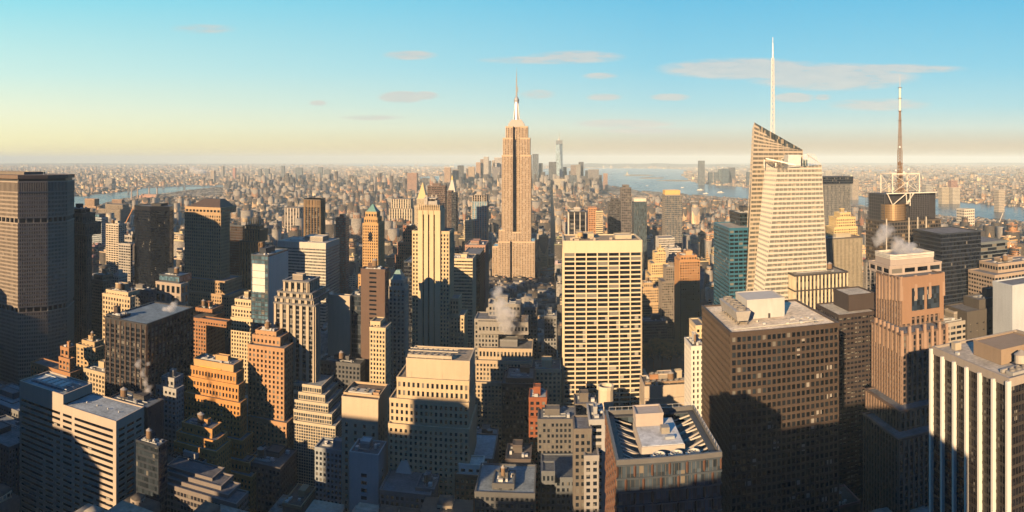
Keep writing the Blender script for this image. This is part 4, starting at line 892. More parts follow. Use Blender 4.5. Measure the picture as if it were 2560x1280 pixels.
MB().cyl(cx, cy, rr, zbod + 1.5, zdt, 32).build('drum', stone((.40, .27, .15), .32, .1, .55), root)
m = MB()
for k in range(1, 7):
    z = zbod + 1.5 + k * (zdt - zbod - 1.5) / 7; m.cyl(cx, cy, rr + .08, z, z + .25, 32)
for k in range(4): m.box(cx + rr * .62, cx + rr * .62 + 1.6, cy - rr * .85, cy - rr * .5, zbod + 5 + k * 4.2, zbod + 6 + k * 4.2)
m.build('drum_seams', plain((.12, .08, .05), .5), root)
core = MB().box(a0 + 1.5, a1 - 3, b0 + 6, b0 + 42, zbod + .8, zd - 1); core.build('roof_plant', plain((.035, .035, .04), .6), root)
m = MB()
for (xa, xb, ya) in ((600 * tp(2275) - cu, 600 * tp(2322) - cu, b0 - .5), (a0 - 0.0, a0 + .4, b0)):
    if xb - xa > 2:
        for k in range(13): m.bar((xa, ya, zbod + 5 + k * (zd - zbod - 6) / 12), (xb, ya, zbod + 5 + k * (zd - zbod - 6) / 12), .3)
        for k in range(9): m.bar((xa + (xb - xa) * k / 8, ya, zbod), (xa + (xb - xa) * k / 8, ya, zd), .35)
m.build('sign_frame', plain((.10, .10, .11), .5), root); m = MB()
for k in range(9):
    z = zbod + 2 + k * (zd - zbod - 3) / 8; m.bar((a0 - 1, b0 + 2, z), (a0 - 1, b0 + 44, z), .35)
for k in range(10): m.bar((a0 - 1, b0 + 2 + k * 4.6, zbod), (a0 - 1, b0 + 2 + k * 4.6, zd), .35)
m.build('sign_frame', plain((.10, .10, .11), .5), root)
m = MB(); w_ = .8
for (p, q) in (((dx0, zd), (dx0 + 6, zdt)), ((dx1 - 3, zd), (dx0 + 7, zdt)), ((dx1 + 6, zd), (dx1 - 4, zdt)), ((dx1 - 4, zd), (dx1 - 3, zdt)), ((dx1 - 2, zdt), (dx1 + 5, zd))): m.bar((p[0], b0 - 1, p[1]), (q[0], b0 - 1, q[1]), w_)
m.bar((dx0 - 1, b0 - 1, zd), (a1 - 6, b0 - 1, zd), 1.0); m.bar((dx1 + 1, b0 - 1, zdt - 2), (dx1 + 1, b0 - 1, zd), .8)
c0, c1 = 612 * tp(2230) - cu, 612 * tp(2297) - cu; zc = hz(2228, 435, 612)
ps = [(c0, -10), (c0 + 16, -14), (c1, -4), (c1 - 14, 14)]
ps = [(c0, -14), (c1, -14), (c1, 12), (c0, 12)]
for i in range(4):
    p, q = ps[i], ps[(i + 1) % 4]; m.bar((p[0], p[1], zd - 3), (p[0], p[1], zc), 1.1); m.bar((p[0], p[1], zc), (q[0], q[1], zc), 1.1); m.bar((p[0], p[1], zd), (q[0], q[1], zc), .4); m.bar((q[0], q[1], zd), (p[0], p[1], zc), .4)
m.build('steel_frame', plain((.72, .66, .56), .5), root)
mx = (c0 + c1) / 2; my = -1; z1_, z2_, z3_, z4_, z5_ = hz(2263, 470, 612), hz(2263, 375, 612), hz(2263, 276, 612), hz(2263, 217, 612), hz(2263, 182, 612)
m = MB(); lattice(m, mx, my, zd - 4, z1_ + 6, 8, 7, 3, .4); lattice(m, mx, my, z1_ + 6, z2_, 4.6, 4.2, 3, .5); lattice(m, mx, my, z2_, z3_, 3.8, 1.6, 3, .45)
rnd = random.Random(2)
for k in range(60):
    z = rnd.uniform(zd, zc + 12); x = mx + rnd.uniform(-3.4, 3.4) * (1.0 if z < z1_ else .6); y = my + rnd.uniform(-3, 3) * .6; m.box(x - .7, x + .7, y - .9, y + .9, z, z + rnd.uniform(.6, 2.2))
mo = m.build('mast', plain((.26, .17, .11), .6), root)
m = MB()
for z in (z3_, (z3_ + z4_) / 2 + 1, z4_, z2_ + 14, z2_ + 32): MB().cyl(mx, my, 2.4, z, z + .35, 10).build('mast_platform', plain((.2, .14, .1), .6), mo)
MB().cyl(mx, my, 1.15, z3_, z4_, 12).build('antenna_sleeve', plain((.72, .68, .60), .5), mo); MB().cyl(mx, my, .4, z4_, z5_, 6, r1=.12).build('mast_tip', plain((.5, .45, .4), .5), mo)
for (dx_, dz_) in ((-8, 3), (8, 4), (2, 1), (-3, 28)):
    MB().cyl(mx + dx_, my - 5, 1.2, zc + dz_, zc + dz_ + 1.6, 12, r1=.7).build('dish_antenna', plain((.75, .72, .66), .5), mo)

# peach stepped tower
KP = 1.15
pc = ST((.24, .16, .115), gl=(.02, .025, .035), cw=3.6, fh=3.8, pf=.40, sf=.30, pp=.8, sp=.3, top=1, blind=.15, spc=(.13, .09, .07))
root, cu, cv, R = B('skyscraper', 'peach granite stepped tower with clustered buttress piers and steaming cooling top, lower right', pc,
  [(2246, 2380, 1100, 296, 's2160'), (2250, 2372, 1030, 305, 's2166'), (2254, 2366, 838, 314, 's2181'), (2252, 2357, 697, 330, 's2192'), (2225, 2352, 668, 342, 26, ST((.40, .33, .28), gl=(.02, .025, .03), cw=11, fh=6, pf=.2, sf=.35, pp=.5, sp=.3, top=1.5))], roof=False, ret=True, win=True, anchor='peach stepped tower', k=KP)
z = R[-1][4]; zt2 = hz(2245, 638, 340 * KP); q_ = [(342 * KP * tp(2232) - cu + 2.5, 342 * KP - cv), (342 * KP * tp(2334) - cu, 342 * KP - cv), (342 * KP * tp(2334) - cu, 364 * KP - cv), (342 * KP * tp(2232) - cu, 364 * KP - cv), (342 * KP * tp(2232) - cu, 345 * KP - cv)]
MB().prism(q_, z - .3, zt2 - 2).build('cooling_enclosure', stone((.38, .32, .28), .8, .12), root)
m = MB(); m.ring(q_, .25, -.3, zt2 - 3.4, zt2 - 2.7); m.ring(q_, .25, -.3, zt2 - 2.4, zt2 - 1.7); m.ring(q_, .25, -.3, zt2 - 1.4, zt2); m.build('crown_louvre', plain((.62, .58, .5), .5), root)
r = R[2]; m = MB(); zs = r[4]
def spike(x, y, zt):
    MB().prism([(x - 1.1, y - 1.1), (x + 1.1, y - 1.1), (x + 1.1, y + 1.1), (x - 1.1, y + 1.1)], zt - 16, zt, top=[(x - .8, y - .8), (x + .8, y - .8), (x + .8, y + .8), (x - .8, y + .8)]).build('buttress_pier', stone((.34, .225, .155), .8, .2), root)
for k in range(7): spike(r[0] - cu + k * (r[1] - r[0]) / 6, r[2] - cv - .2, zs + (5 if k % 2 else 3))
for k in range(1, 7): spike(r[0] - cu - .2, r[2] - cv + k * (r[3] - r[2]) / 7, zs + 4)
r3 = R[3]
for k in range(0, 7): spike(r3[0] - cu - .4, r3[2] - cv + k * (r3[3] - r3[2]) / 7, r3[4] + 1.5 - k * .6)
for k in range(4): spike(r3[0] - cu + k * (r3[1] - r3[0]) / 3, r3[2] - cv - .3, r3[4] + 1.5)
m = MB(); zw = r3[4]
for (pa, pb) in ((2278, 2308), (2316, 2346)): m.box(330 * KP * tp(pa) - cu, 330 * KP * tp(pb) - cu, 330 * KP - cv - 1.25, 330 * KP - cv - .8, zw - 22, zw - 7)
m.build('great_window', glass((.02, .03, .045), cw=2.2, fh=3.2, blind=.05), root)
m = MB(); m.box(330 * KP * tp(2253) - cu, 330 * KP * tp(2277) - cu, 330 * KP - cv - 1.22, 330 * KP - cv + .2, zw - 30, zw + .9); m.box(330 * KP * tp(2309) - cu, 330 * KP * tp(2315) - cu, 330 * KP - cv - 1.22, 330 * KP - cv + .2, zw - 30, zw + .9); m.box(330 * KP * tp(2347) - cu, 330 * KP * tp(2357) - cu, 330 * KP - cv - 1.22, 330 * KP - cv + .2, zw - 30, zw + .9)
m.box(330 * KP * tp(2277) - cu, 330 * KP * tp(2347) - cu, 330 * KP - cv - 1.21, 330 * KP - cv + .2, zw - 6.9, zw + .85); m.box(330 * KP * tp(2277) - cu, 330 * KP * tp(2347) - cu, 330 * KP - cv - 1.21, 330 * KP - cv + .2, zw - 26, zw - 22.1); m.build('portal_frame', stone((.28, .165, .10), .8, .2), root)

# tower with white pilasters, bottom right corner
v0 = 184; u0 = 184 * tp(2524); Z = hz(2524, 952, 184); v1 = u0 / tp(2332); u1 = u0 + 46; cu, cv = (u0 + u1) / 2, (v0 + v1) / 2; FOOT.append((u0, u1, v0, v1))
root = thing('skyscraper', 'dark glass tower with bold white vertical pilasters cut by the lower right corner', 'building', cu, cv); ANCH.append((2332, 2560, 'white pilastered tower'))
a0, a1, b0, b1 = u0 - cu, u1 - cu, v0 - cv, v1 - cv; lp = [(a0, b0), (a1, b0), (a1, b1), (a0, b1)]
body(root, lp, 0, Z, ST((.045, .038, .033), gl=(.012, .013, .018), cw=1.35, fh=3.7, pf=.14, sf=.30, pp=.16, sp=.12, top=2.2, blind=.08, wr=.35), cu, cv, win=False, roofcol=(.48, .42, .34))
n_ = 6
for k in range(n_ + 1):
    y = b0 + (b1 - b0) * k / n_; w = .62
    MB().box(a0 - 1.5, a0 + .3, y - w, y + w, 0, Z - (0 if k in (0, n_) else 1.2)).build('pilaster', stone((.72, .69, .62), .6, .08), root)
for k in range(1, 7):
    x = a0 + k * 8.3; MB().box(x - .62, x + .62, b0 - 1.5, b0 + .3, 0, Z - 1.2).build('pilaster', stone((.72, .69, .62), .6, .08), root)
m = MB().ring(lp, .32, -.5, Z - 2.2, Z + .9); m.build('parapet', stone((.34, .29, .24)), root)
penthouse(root, a0 + 9, a0 + 30, b0 + 16, b0 + 34, Z, 5.5, (.30, .22, .15)); water_tank(root, a0 + 14, b0 + 10, Z - 1, 2.6, 3.2, (.45, .40, .33)); water_tank(root, a0 + 21, b0 + 11, Z - 1, 2.2, 3.0, (.45, .40, .33))
fans(root, a0 + 4, a0 + 13, b0 + 3, b0 + 7, Z - 1, 3, 1, 2.2); MB().box(a0 + 6, a0 + 9, b1 - 8, b1 - 5, Z, Z + 3).build('window_washing_rig', plain((.45, .38, .28)), root)
rq = random.Random(9)
for q in range(14):
    x, y = rq.uniform(a0 + 3, a0 + 36), rq.uniform(b0 + 2, b1 - 3)
    MB().box(x, x + rq.uniform(.8, 2), y, y + rq.uniform(.8, 2), Z - .2, Z + rq.uniform(.6, 1.6)).build('rooftop_unit', plain(rq.choice([(.5, .5, .48), (.2, .2, .2), (.6, .55, .45)])), root)
MB().bar((a0 + 3, b0 + 8.5, Z + .8), (a0 + 30, b0 + 9.5, Z + .8), 1.2).build('duct', plain((.35, .33, .3), .5), root)

# tallest stone skyscraper
v = 1300; cu = v * tp(1290); cv = v + 25; FOOT.append((v * tp(1230), v * tp(1340), v - 5, v + 60))
root = thing('skyscraper', 'tallest stone skyscraper in the centre with silver mast and antenna spire', 'building', cu, cv); ANCH.append((1235, 1336, 'central stone skyscraper'))
es = vert((.52, .38, .25), gl=(.03, .03, .035), cw=3.0, fh=3.75, pf=.50, pp=.8, spc=(.17, .14, .12), top=3, sf=.45)
wl, sp_, core = MB(), MB(), MB()
def ebox(xl, xr, y, va, vb, yb=None, z0=0):
    z1 = hz(1290, y, va); lp = [(va * tp(xl) - cu, va - cv), (va * tp(xr) - cu, va - cv), (va * tp(xr) - cu, vb - cv), (va * tp(xl) - cu, vb - cv)]
    core.prism(lp, z0, z1 - .4); facade(lp, z0, z1, es, wl, sp_, None); wl.ring(lp, .95, -.3, z1 - 2.6, z1 + .4); return z1
za = ebox(1232, 1262, 616, 1302, 1350); ebox(1246, 1274, 604, 1290, 1352); ebox(1300, 1336, 604, 1290, 1352); ebox(1274, 1300, 604, 1298, 1352); ebox(1248, 1262, 575, 1300, 1346)
ebox(1255.5, 1281, 388, 1300, 1342); ebox(1301, 1326.5, 388, 1300, 1342); ebox(1281, 1301, 580, 1299.5, 1340)
ebox(1258, 1281.2, 345, 1302.5, 1340); ebox(1300.8, 1324, 345, 1302.5, 1340)
z9 = ebox(1265, 1281.2, 316, 1305, 1337); ebox(1300.8, 1318.5, 316, 1305, 1337)
ebox(1281.2, 1300.8, 315, 1314, 1338)
core.build('glazing', glass((.03, .03, .035), blind=.25), root); wl.build('piers', stone((.52, .38, .25), .8, .2), root); sp_.build('spandrels', stone((.17, .14, .12), .5), root)
m = MB(); c_ = 22 - 25 + 0; cy = 1322 - cv
for (w0, y0, y1, w1) in ((21, 318, 309, 20), (17.5, 309, 304, 16.5), (14, 304, 299.5, 12)): m.prism([(-w0 / 1.3, cy - w0 / 2.2), (w0 / 1.3, cy - w0 / 2.2), (w0 / 1.3, cy + w0 / 2.2), (-w0 / 1.3, cy + w0 / 2.2)], hz(1290, y0, 1322), hz(1290, y1, 1322))
m.build('mast_base', stone((.42, .38, .34), .4, .1), root)
z0, z1, z2 = hz(1290, 300, 1322), hz(1290, 256, 1322), hz(1290, 240, 1322); m = MB()
m.cyl(0, cy, 5.2, z0, z1, 16, r1=4.4)
for a in range(4):
    x, y = cos(a * pi / 2 + pi / 4), sin(a * pi / 2 + pi / 4)
    for s_ in (-1, 1):
        pass
    m.prism([(x * 8.2 - .9, cy + y * 8.2 - .9), (x * 8.2 + .9, cy + y * 8.2 - .9), (x * 8.2 + .9, cy + y * 8.2 + .9), (x * 8.2 - .9, cy + y * 8.2 + .9)], z0, z1 - 2, top=[(x * 4 - .8, cy + y * 4 - .8), (x * 4 + .8, cy + y * 4 - .8), (x * 4 + .8, cy + y * 4 + .8), (x * 4 - .8, cy + y * 4 + .8)])
m.build('mast', stone((.62, .60, .56), .3, .1, .4), root)
MB().cyl(0, cy, 5.0, z1, z1 + 2.5, 16).cyl(0, cy, 5.3, z1 + 3.8, z1 + 6, 16).cyl(0, cy, 4.4, z1 + 2.5, z1 + 3.8, 16).cyl(0, cy, 4.4, z1 + 6, z1 + 9, 16, r1=3.6).cyl(0, cy, 3.6, z1 + 9, z2, 16, r1=1.2).build('mast_lantern', plain((.30, .30, .32), .4), root)
zs = [hz(1290, k, 1322) for k in (240, 214, 196, 182, 168)]
m = MB(); m.cyl(0, cy, 1.5, zs[0] - 1, zs[1], 8, r1=1.3); m.cyl(0, cy, 1.0, zs[1], zs[2], 8, r1=.9); m.cyl(0, cy, .6, zs[2], zs[3], 8, r1=.5); m.cyl(0, cy, .3, zs[3], zs[4], 6, r1=.12)
for k in range(8): m.box(-1.9, 1.9, cy - .3, cy + .3, zs[0] + k * 5, zs[0] + k * 5 + .5)
m.box(2, 3.2, cy - .6, cy + .6, zs[0] + 8, zs[0] + 18); m.build('antenna', plain((.34, .30, .27), .5), root)
# ------------------------------------------------------------------ distant towers
fs = lambda c, **k: ribbon(c, **{**dict(cw=7, fh=8, pf=.25, pp=.4, sp=.5, top=3), **k})
far = [
 (1111, 1126, 419, 5000, (.44, .30, .20), 'twin topped pinkish tower at the left end of the downtown skyline'),
 (1131, 1145, 424, 5100, (.30, .24, .20), 'blunt tan block left of the stepped old downtown tower'),
 (1144, 1158, 414, 5400, (.16, .17, .19), 'dark hazy domed tower behind the tan downtown block'),
 (1171, 1186, 418, 5300, (.46, .34, .22), 'pyramid topped cream tower at the left of the downtown cluster'),
 (1190, 1201, 406, 5600, (.46, .30, .20), 'pink stepped downtown tower left of the rippled silver tower'),
 (1201, 1209, 398, 5650, (.34, .25, .19), 'pointed brown downtown tower touching the rippled silver tower'),
 (1209, 1221, 392, 5350, (.52, .48, .42), 'rippled silver downtown tower, tallest left of the central stone skyscraper'),
 (1221, 1227, 402, 5500, (.20, .20, .22), 'dark narrow tower right of the rippled silver tower'),
 (1230, 1236, 401, 5600, (.46, .36, .26), 'slim cream downtown tower left of the white bank slab'),
 (1236, 1253, 394, 5700, (.50, .46, .42), 'white ribbed bank slab just left of the central stone skyscraper'),
 (1231, 1251, 418, 5150, (.22, .20, .20), 'grey downtown slab in front of the white ribbed one'),
 (1331, 1346, 385, 5650, (.30, .34, .37), 'hazy glass tower with dark notch right of the central stone skyscraper'),
 (1347, 1357, 408, 5700, (.22, .26, .28), 'shorter hazy glass tower beside the notched one'),
 (1372, 1391, 405, 5500, (.24, .25, .26), 'broad grey slab left of the tapering glass tower'),
 (1408, 1417, 418, 5800, (.18, .19, .21), 'dark small tower right of the tapering glass tower'),
 (1427, 1441, 413, 5700, (.28, .22, .19), 'brownish financial tower left of the paired grey tower'),
 (1441, 1451, 412, 5600, (.34, .33, .30), 'pale half of the paired grey downtown tower'),
 (1447, 1459, 405, 5650, (.20, .21, .22), 'dark tall half of the paired grey downtown tower'),
 (1463, 1473, 426, 5500, (.15, .17, .19), 'dark low tower left of the stepped grey block'),
 (1471, 1497, 424, 5300, (.24, .22, .21), 'stepped grey block at the right end of the downtown skyline'),
 (1509, 1519, 434, 5300, (.38, .24, .18), 'reddish slim tower where the downtown skyline meets the bay'),
 (1424, 1442, 438, 4900, (.22, .26, .29), 'blue glass block in front of the downtown financial towers'),
 (1386, 1414, 448, 4700, (.50, .44, .34), 'white sloped roof block below the tapering glass tower'),
 (1747, 1762, 402, 6700, (.30, .33, .34), 'tall lone glass tower across the river'),
 (1772, 1782, 431, 6900, (.16, .20, .23), 'small dark tower right of the lone glass tower across the river'),
 (1787, 1796, 431, 6900, (.17, .22, .25), 'small blue tower second from the lone glass tower across the river'),
 (1797, 1806, 423, 6800, (.20, .28, .32), 'bluish pale edged tower in the waterfront cluster'),
 (1806, 1822, 422, 6750, (.14, .22, .27), 'deep blue curved tower in the waterfront cluster'),
 (1823, 1838, 419, 6900, (.19, .20, .22), 'grey domed tower at the right of the waterfront cluster'),
 (1868, 1878, 430, 6500, (.18, .22, .26), 'dark blue tower against the white crystalline skyscraper'),
 (1018, 1042, 433, 4700, (.38, .22, .15), 'isolated red brick tower block before the bay at left of centre'),
 (2064, 2080, 427, 6200, (.48, .44, .38), 'pale tower far behind the tall dark grey slab'),
 (2131, 2146, 449, 4300, (.42, .34, .25), 'cream apartment block across the river beside the tall dark grey slab'),
 (2315, 2330, 462, 3700, (.40, .38, .34), 'pale round cornered block on the far bank right of the brown lattice mast'),
 (2378, 2394, 452, 4300, (.36, .20, .15), 'red brick slab on the far bank'),
 (2382, 2400, 470, 3900, (.52, .46, .36), 'white block below the red brick slab on the far bank'),
 (2355, 2372, 469, 3900, (.50, .42, .30), 'cream block left of the white one on the far bank'),
 (2497, 2511, 475, 3300, (.50, .42, .32), 'slim cream tower on the wooded far bank at right'),
 (2411, 2436, 524, 1900, (.62, .55, .44), 'white slab with dark side on the near bank at right'),
 (527, 535, 427, 7200, (.42, .34, .26), 'slim tan tower on the hazy far left plain'),
 (553, 558, 415, 8800, (.28, .27, .26), 'thin dark bank tower far across the river'),
 (582, 588, 420, 8800, (.50, .22, .16), 'thin reddish tower far across the river'),
 (645, 652, 423, 8000, (.26, .30, .33), 'grey tower left of the wider pair across the river'),
 (662, 672, 422, 8200, (.24, .28, .31), 'hazy grey tower in the middle of the far borough cluster'),
 (703, 710, 415, 9000, (.22, .27, .31), 'tallest narrow hazy tower across the river'),
 (738, 755, 419, 8600, (.22, .28, .32), 'broad blue hazy tower beyond the suspension bridges'),
 (795, 805, 418, 8800, (.22, .28, .32), 'slanted hazy blue tower beyond the suspension bridges'),
 (810, 824, 425, 8400, (.24, .28, .31), 'lower hazy block beside the slanted blue tower'),
 (265, 280, 447, 5600, (.34, .30, .26), 'hazy public housing block across the left river'),
]
for xl, xr, y, v_, c, lab in far:
    st = fs(c, gl=(.05, .06, .07)) if c[2] < c[0] else curtain((c[0] * .5, c[1] * .5, c[2] * .5), cw=8, fh=8, pf=.1, pp=.3)
    k = cos((( xl + xr) / 2 - VPX) / F)
    B('tower', lab, st, [(xl, xr, y, v_ * k, 38)], roof=False, cat='tower', roofcol=(.3, .28, .25))
# tapering glass tower with unfinished top
v_ = 5750; cu = v_ * tp(1398); cv = v_; root = thing('skyscraper', 'tapering pale glass tower with unfinished crown and short spire on the downtown skyline', 'tower', cu, cv); FOOT.append((cu - 35, cu + 35, cv - 35, cv + 35)); ANCH.append((1386, 1410, 'tapering glass tower'))
Ht = hz(1398, 358, v_); w = 31; B0 = [(-w, -w), (w, -w), (w, w), (-w, w)]; T0 = [(0, -w * .92), (w * .92, 0), (0, w * .92), (-w * .92, 0)]
m = MB(); vs = [(p[0], p[1], 0) for p in B0] + [(p[0], p[1], Ht) for p in T0]
m.add(vs, [(0, 1, 4), (1, 2, 5), (2, 3, 6), (3, 0, 7), (1, 5, 4), (2, 6, 5), (3, 7, 6), (0, 4, 7), (4, 5, 6, 7)]); m.build('glazing', glass((.24, .32, .36), cw=6, fh=8, blind=.2, rough=.25, bcol=(.3, .38, .42)), root)
Ht2 = hz(1398, 351, v_); MB().box(-29, 29, -29, 29, Ht - 8, Ht2).build('crown', plain((.16, .18, .2), .6), root)
m = MB(); m.cyl(0, 0, 10, Ht2, Ht2 + 18, 8, r1=6); m.cyl(0, 0, 3, Ht2 + 18, hz(1398, 330, v_), 6, r1=.8); m.build('spire', plain((.45, .43, .4)), root)
# gold pyramid tower
root, cu, cv, R = B('skyscraper', 'tower with slender gilded pyramid spire left of the dark bronze slab', mas((.52, .42, .28), cw=3.5), [(1036, 1070, 515, 1850, 36), (1042, 1066, 497, 1853, 30)], roof=False, ret=True)
r = R[-1]; a = [(r[0] - cu + 1, r[2] - cv + 1), (r[1] - cu - 1, r[2] - cv + 1), (r[1] - cu - 1, r[3] - cv - 1), (r[0] - cu + 1, r[3] - cv - 1)]; ap = ((a[0][0] + a[1][0]) / 2, (a[1][1] + a[2][1]) / 2)
MB().prism(a, r[4] + .5, hz(1056, 457, 1853), top=[(ap[0] + (p[0] - ap[0]) * .05, ap[1] + (p[1] - ap[1]) * .05) for p in a]).build('gilded_pyramid', plain((.42, .30, .13), .5, .2), root)
root, cu, cv, R = B('skyscraper', 'white clock campanile with pyramid top behind the narrow dark towers', mas((.62, .54, .42), cw=3.5), [(1117, 1140, 500, 2050, 30), (1120, 1138, 478, 2052, 26)], roof=False, ret=True)
r = R[-1]; a = [(r[0] - cu, r[2] - cv), (r[1] - cu, r[2] - cv), (r[1] - cu, r[3] - cv), (r[0] - cu, r[3] - cv)]; ap = ((a[0][0] + a[1][0]) / 2, (a[1][1] + a[2][1]) / 2)
MB().prism(a, r[4] + .5, hz(1129, 450, 2052), top=[(ap[0] + (p[0] - ap[0]) * .25, ap[1] + (p[1] - ap[1]) * .25) for p in a]).build('pyramid_roof', plain((.5, .46, .38), .7), root)
MB().cyl(ap[0], ap[1], 3.2, hz(1129, 450, 2052), hz(1129, 444, 2052), 10, r1=2.6).cyl(ap[0], ap[1], 2.4, hz(1129, 444, 2052), hz(1129, 438, 2052), 10, r1=.2).build('gilded_lantern', plain((.8, .55, .15), .4, .3), root)
B('office_building', 'wide pillared cream block in the low blocks left of the tower with the gilded spire', vert((.56, .46, .32), cw=8, pf=.45, fh=9), [(978, 1026, 498, 2100, 40), (974, 1030, 522, 2090, 60, 'g')], roof=False)
B('office_building', 'pale fluted block in the low hazy blocks left of the bronze ribbed tower', vert((.46, .40, .34), cw=8, pf=.45, fh=9), [(712, 748, 520, 1700, 40)], roof=False)
# power station with four stacks
v_ = 3300; x0, x1 = v_ * tp(348), v_ * tp(392); c_ = (x0 + x1) / 2
root = thing('power_station', 'long pinkish brick power station building below the tall stacks by the river', 'power station', c_, v_)
MB().box(x0 - c_, x1 - c_, 0, 60, 0, hz(390, 490, v_)).build('wall', stone((.44, .24, .17)), root); MB().box(x0 - c_ + 8, x1 - c_ - 10, 10, 50, hz(390, 490, v_), hz(390, 490, v_) + 8).build('roof_monitor', stone((.35, .22, .17)), root); FOOT.append((x0, x1, v_, v_ + 60))
for px, ht, dd in ((323, 468, 3250), (338, 468, 3250), (367, 469, 3330), (387, 469, 3330)):
    u_ = dd * tp(px); h = hz(px, ht, dd); root = thing('smokestack', 'tall slender smokestack rising over the riverside power station', 'smokestack', u_, dd + 25, group='power station stacks by the river')
    MB().cyl(0, 0, 5.2, 0, h, 12, r1=3.6).build('shaft', stone((.42, .33, .27)), root); MB().cyl(0, 0, 4.2, h - 6, h + .3, 12).build('rim', plain((.2, .17, .15)), root)
for i, px in enumerate((323, 338, 367, 387)): bpy.data.objects['smokestack' + ('.%03d' % i if i else '')]['label'] = ['leftmost slender smokestack of the riverside power station, a twin of its right neighbour', 'second slender smokestack from the left at the riverside power station', 'dark tipped smokestack third from the left above the pinkish power station', 'rightmost dark tipped smokestack above the pinkish power station'][i]

# ------------------------------------------------------------------ bridges
def bridge(name, label, pA, pB, deckz, th, towers, col, endA, endB):
    """suspension bridge between two ground points; towers as fractions"""
    root = bpy.data.objects.new(name, None); col0.objects.link(root); root.location = (pA[0], pA[1], 0)
    root['label'] = label; root['category'] = 'bridge'
    d = Vector((pB[0] - pA[0], pB[1] - pA[1], 0)); L = d.length; root.rotation_euler = (0, 0, atan2(d.y, d.x))
    MB().box(-endA, L + endB, -9, 9, deckz - 4, deckz).build('deck', plain(col, .7), root)
    xs = [L * f for f in towers]
    for x in xs:
        m = MB()
        for y in (-10, 10): m.box(x - 4, x + 4, y - 3, y + 3, 0, th)
        m.box(x - 3, x + 3, -10, 10, th - 8, th); m.box(x - 3, x + 3, -10, 10, deckz + 10, deckz + 15); m.build('tower', plain(col, .6), root)
    for y in (-9.5, 9.5):
        m = MB(); n_ = 20
        for k in range(n_):
            f = lambda s: deckz + 4 + (th - deckz - 4) * (2 * s - 1) ** 2
            m.bar((xs[0] + (xs[1] - xs[0]) * k / n_, y, f(k / n_)), (xs[0] + (xs[1] - xs[0]) * (k + 1) / n_, y, f((k + 1) / n_)), 1.8)
            if k: m.bar((xs[0] + (xs[1] - xs[0]) * k / n_, y, f(k / n_)), (xs[0] + (xs[1] - xs[0]) * k / n_, y, deckz), .8)
        m.bar((xs[0], y, th), (xs[0] - (xs[1] - xs[0]) * .4, y, deckz), 1.8); m.bar((xs[1], y, th), (xs[1] + (xs[1] - xs[0]) * .4, y, deckz), 1.8)
        m.build('cable', plain(col, .6), root)
    return root
bridge('suspension_bridge', 'hazy grey steel suspension bridge over the left river behind the smokestacks', gpt(321, 448.5 + 32, 0), gpt(461, 448.5 + 30, 0), 42, 102, (0, 1), (.26, .28, .30), 300, 700)
def at(px, D): a = (px - 1280) / F; return (D * sin(a), D * cos(a))
bridge('suspension_bridge', 'pale blue suspension bridge with swooping cables left of centre', at(810, 6600), at(876, 6500), 42, 104, (0, 1), (.42, .46, .46), 200, 150)
bridge('suspension_bridge', 'stone towered bridge with long sunlit approach left of the isolated red brick block', at(912, 7000), at(962, 6500), 40, 84, (0, 1), (.52, .42, .30), 60, 250)
bridge('suspension_bridge', 'faint far suspension bridge on the horizon left of the downtown skyline', at(1045, 15500), at(1133, 15500), 70, 211, (0, 1), (.55, .55, .52), 900, 900)

# ------------------------------------------------------------------ ground and water
def sheet(name, pts, z, mat, kind='structure'):
    me = bpy.data.meshes.new(name); me.from_pydata([(p[0], p[1], z) for p in pts], [], [tuple(range(len(pts)))]); me.update()
    me.materials.append(mat); o = bpy.data.objects.new(name, me); col0.objects.link(o); o['kind'] = kind; return o
k = NT('city_ground'); tc = k.n('ShaderNodeTexCoord'); o_ = tc.outputs['Object']
a = noise(k, .0022, 6, o_); b = noise(k, .02, 5, o_)
vo = k.n('ShaderNodeTexVoronoi'); vo.inputs['Scale'].default_value = .02; k.l(o_, vo.inputs['Vector'])
ln = k.n('ShaderNodeVectorMath', operation='LENGTH'); k.l(o_, ln.inputs[0])
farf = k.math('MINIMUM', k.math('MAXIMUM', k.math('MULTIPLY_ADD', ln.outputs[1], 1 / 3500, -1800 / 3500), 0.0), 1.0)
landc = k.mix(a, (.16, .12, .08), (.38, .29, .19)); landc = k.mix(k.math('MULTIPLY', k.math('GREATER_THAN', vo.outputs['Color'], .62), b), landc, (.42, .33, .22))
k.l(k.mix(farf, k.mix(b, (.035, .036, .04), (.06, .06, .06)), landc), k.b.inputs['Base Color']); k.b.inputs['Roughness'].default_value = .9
R_ = 42000; m = MB(); m.add([(0, 0, -.5)] + [(R_ * cos(i * pi / 48), R_ * sin(i * pi / 48), -.5) for i in range(96)], [(0, i + 1, (i + 1) % 96 + 1) for i in range(96)])
gnd = m.build('ground', k.m); gnd['kind'] = 'structure'
k = NT('river_water'); tc = k.n('ShaderNodeTexCoord'); mp = k.n('ShaderNodeMapping'); mp.inputs['Scale'].default_value = (.004, .0015, 1); mp.inputs['Rotation'].default_value = (0, 0, .5); k.l(tc.outputs['Object'], mp.inputs[0])
nn_ = noise(k, 1.0, 6, mp.outputs[0]); k.l(k.mix(nn_, (.02, .055, .08), (.05, .10, .13)), k.b.inputs['Base Color']); k.l(k.math('MULTIPLY_ADD', nn_, .25, .12), k.b.inputs['Roughness'])
bp = k.n('ShaderNodeBump'); bp.inputs['Strength'].default_value = .5; bp.inputs['Distance'].default_value = 1.0; k.l(noise(k, .03, 4, tc.outputs['Object']), bp.inputs['Height']); k.l(bp.outputs[0], k.b.inputs['Normal'])
WATER = k.m
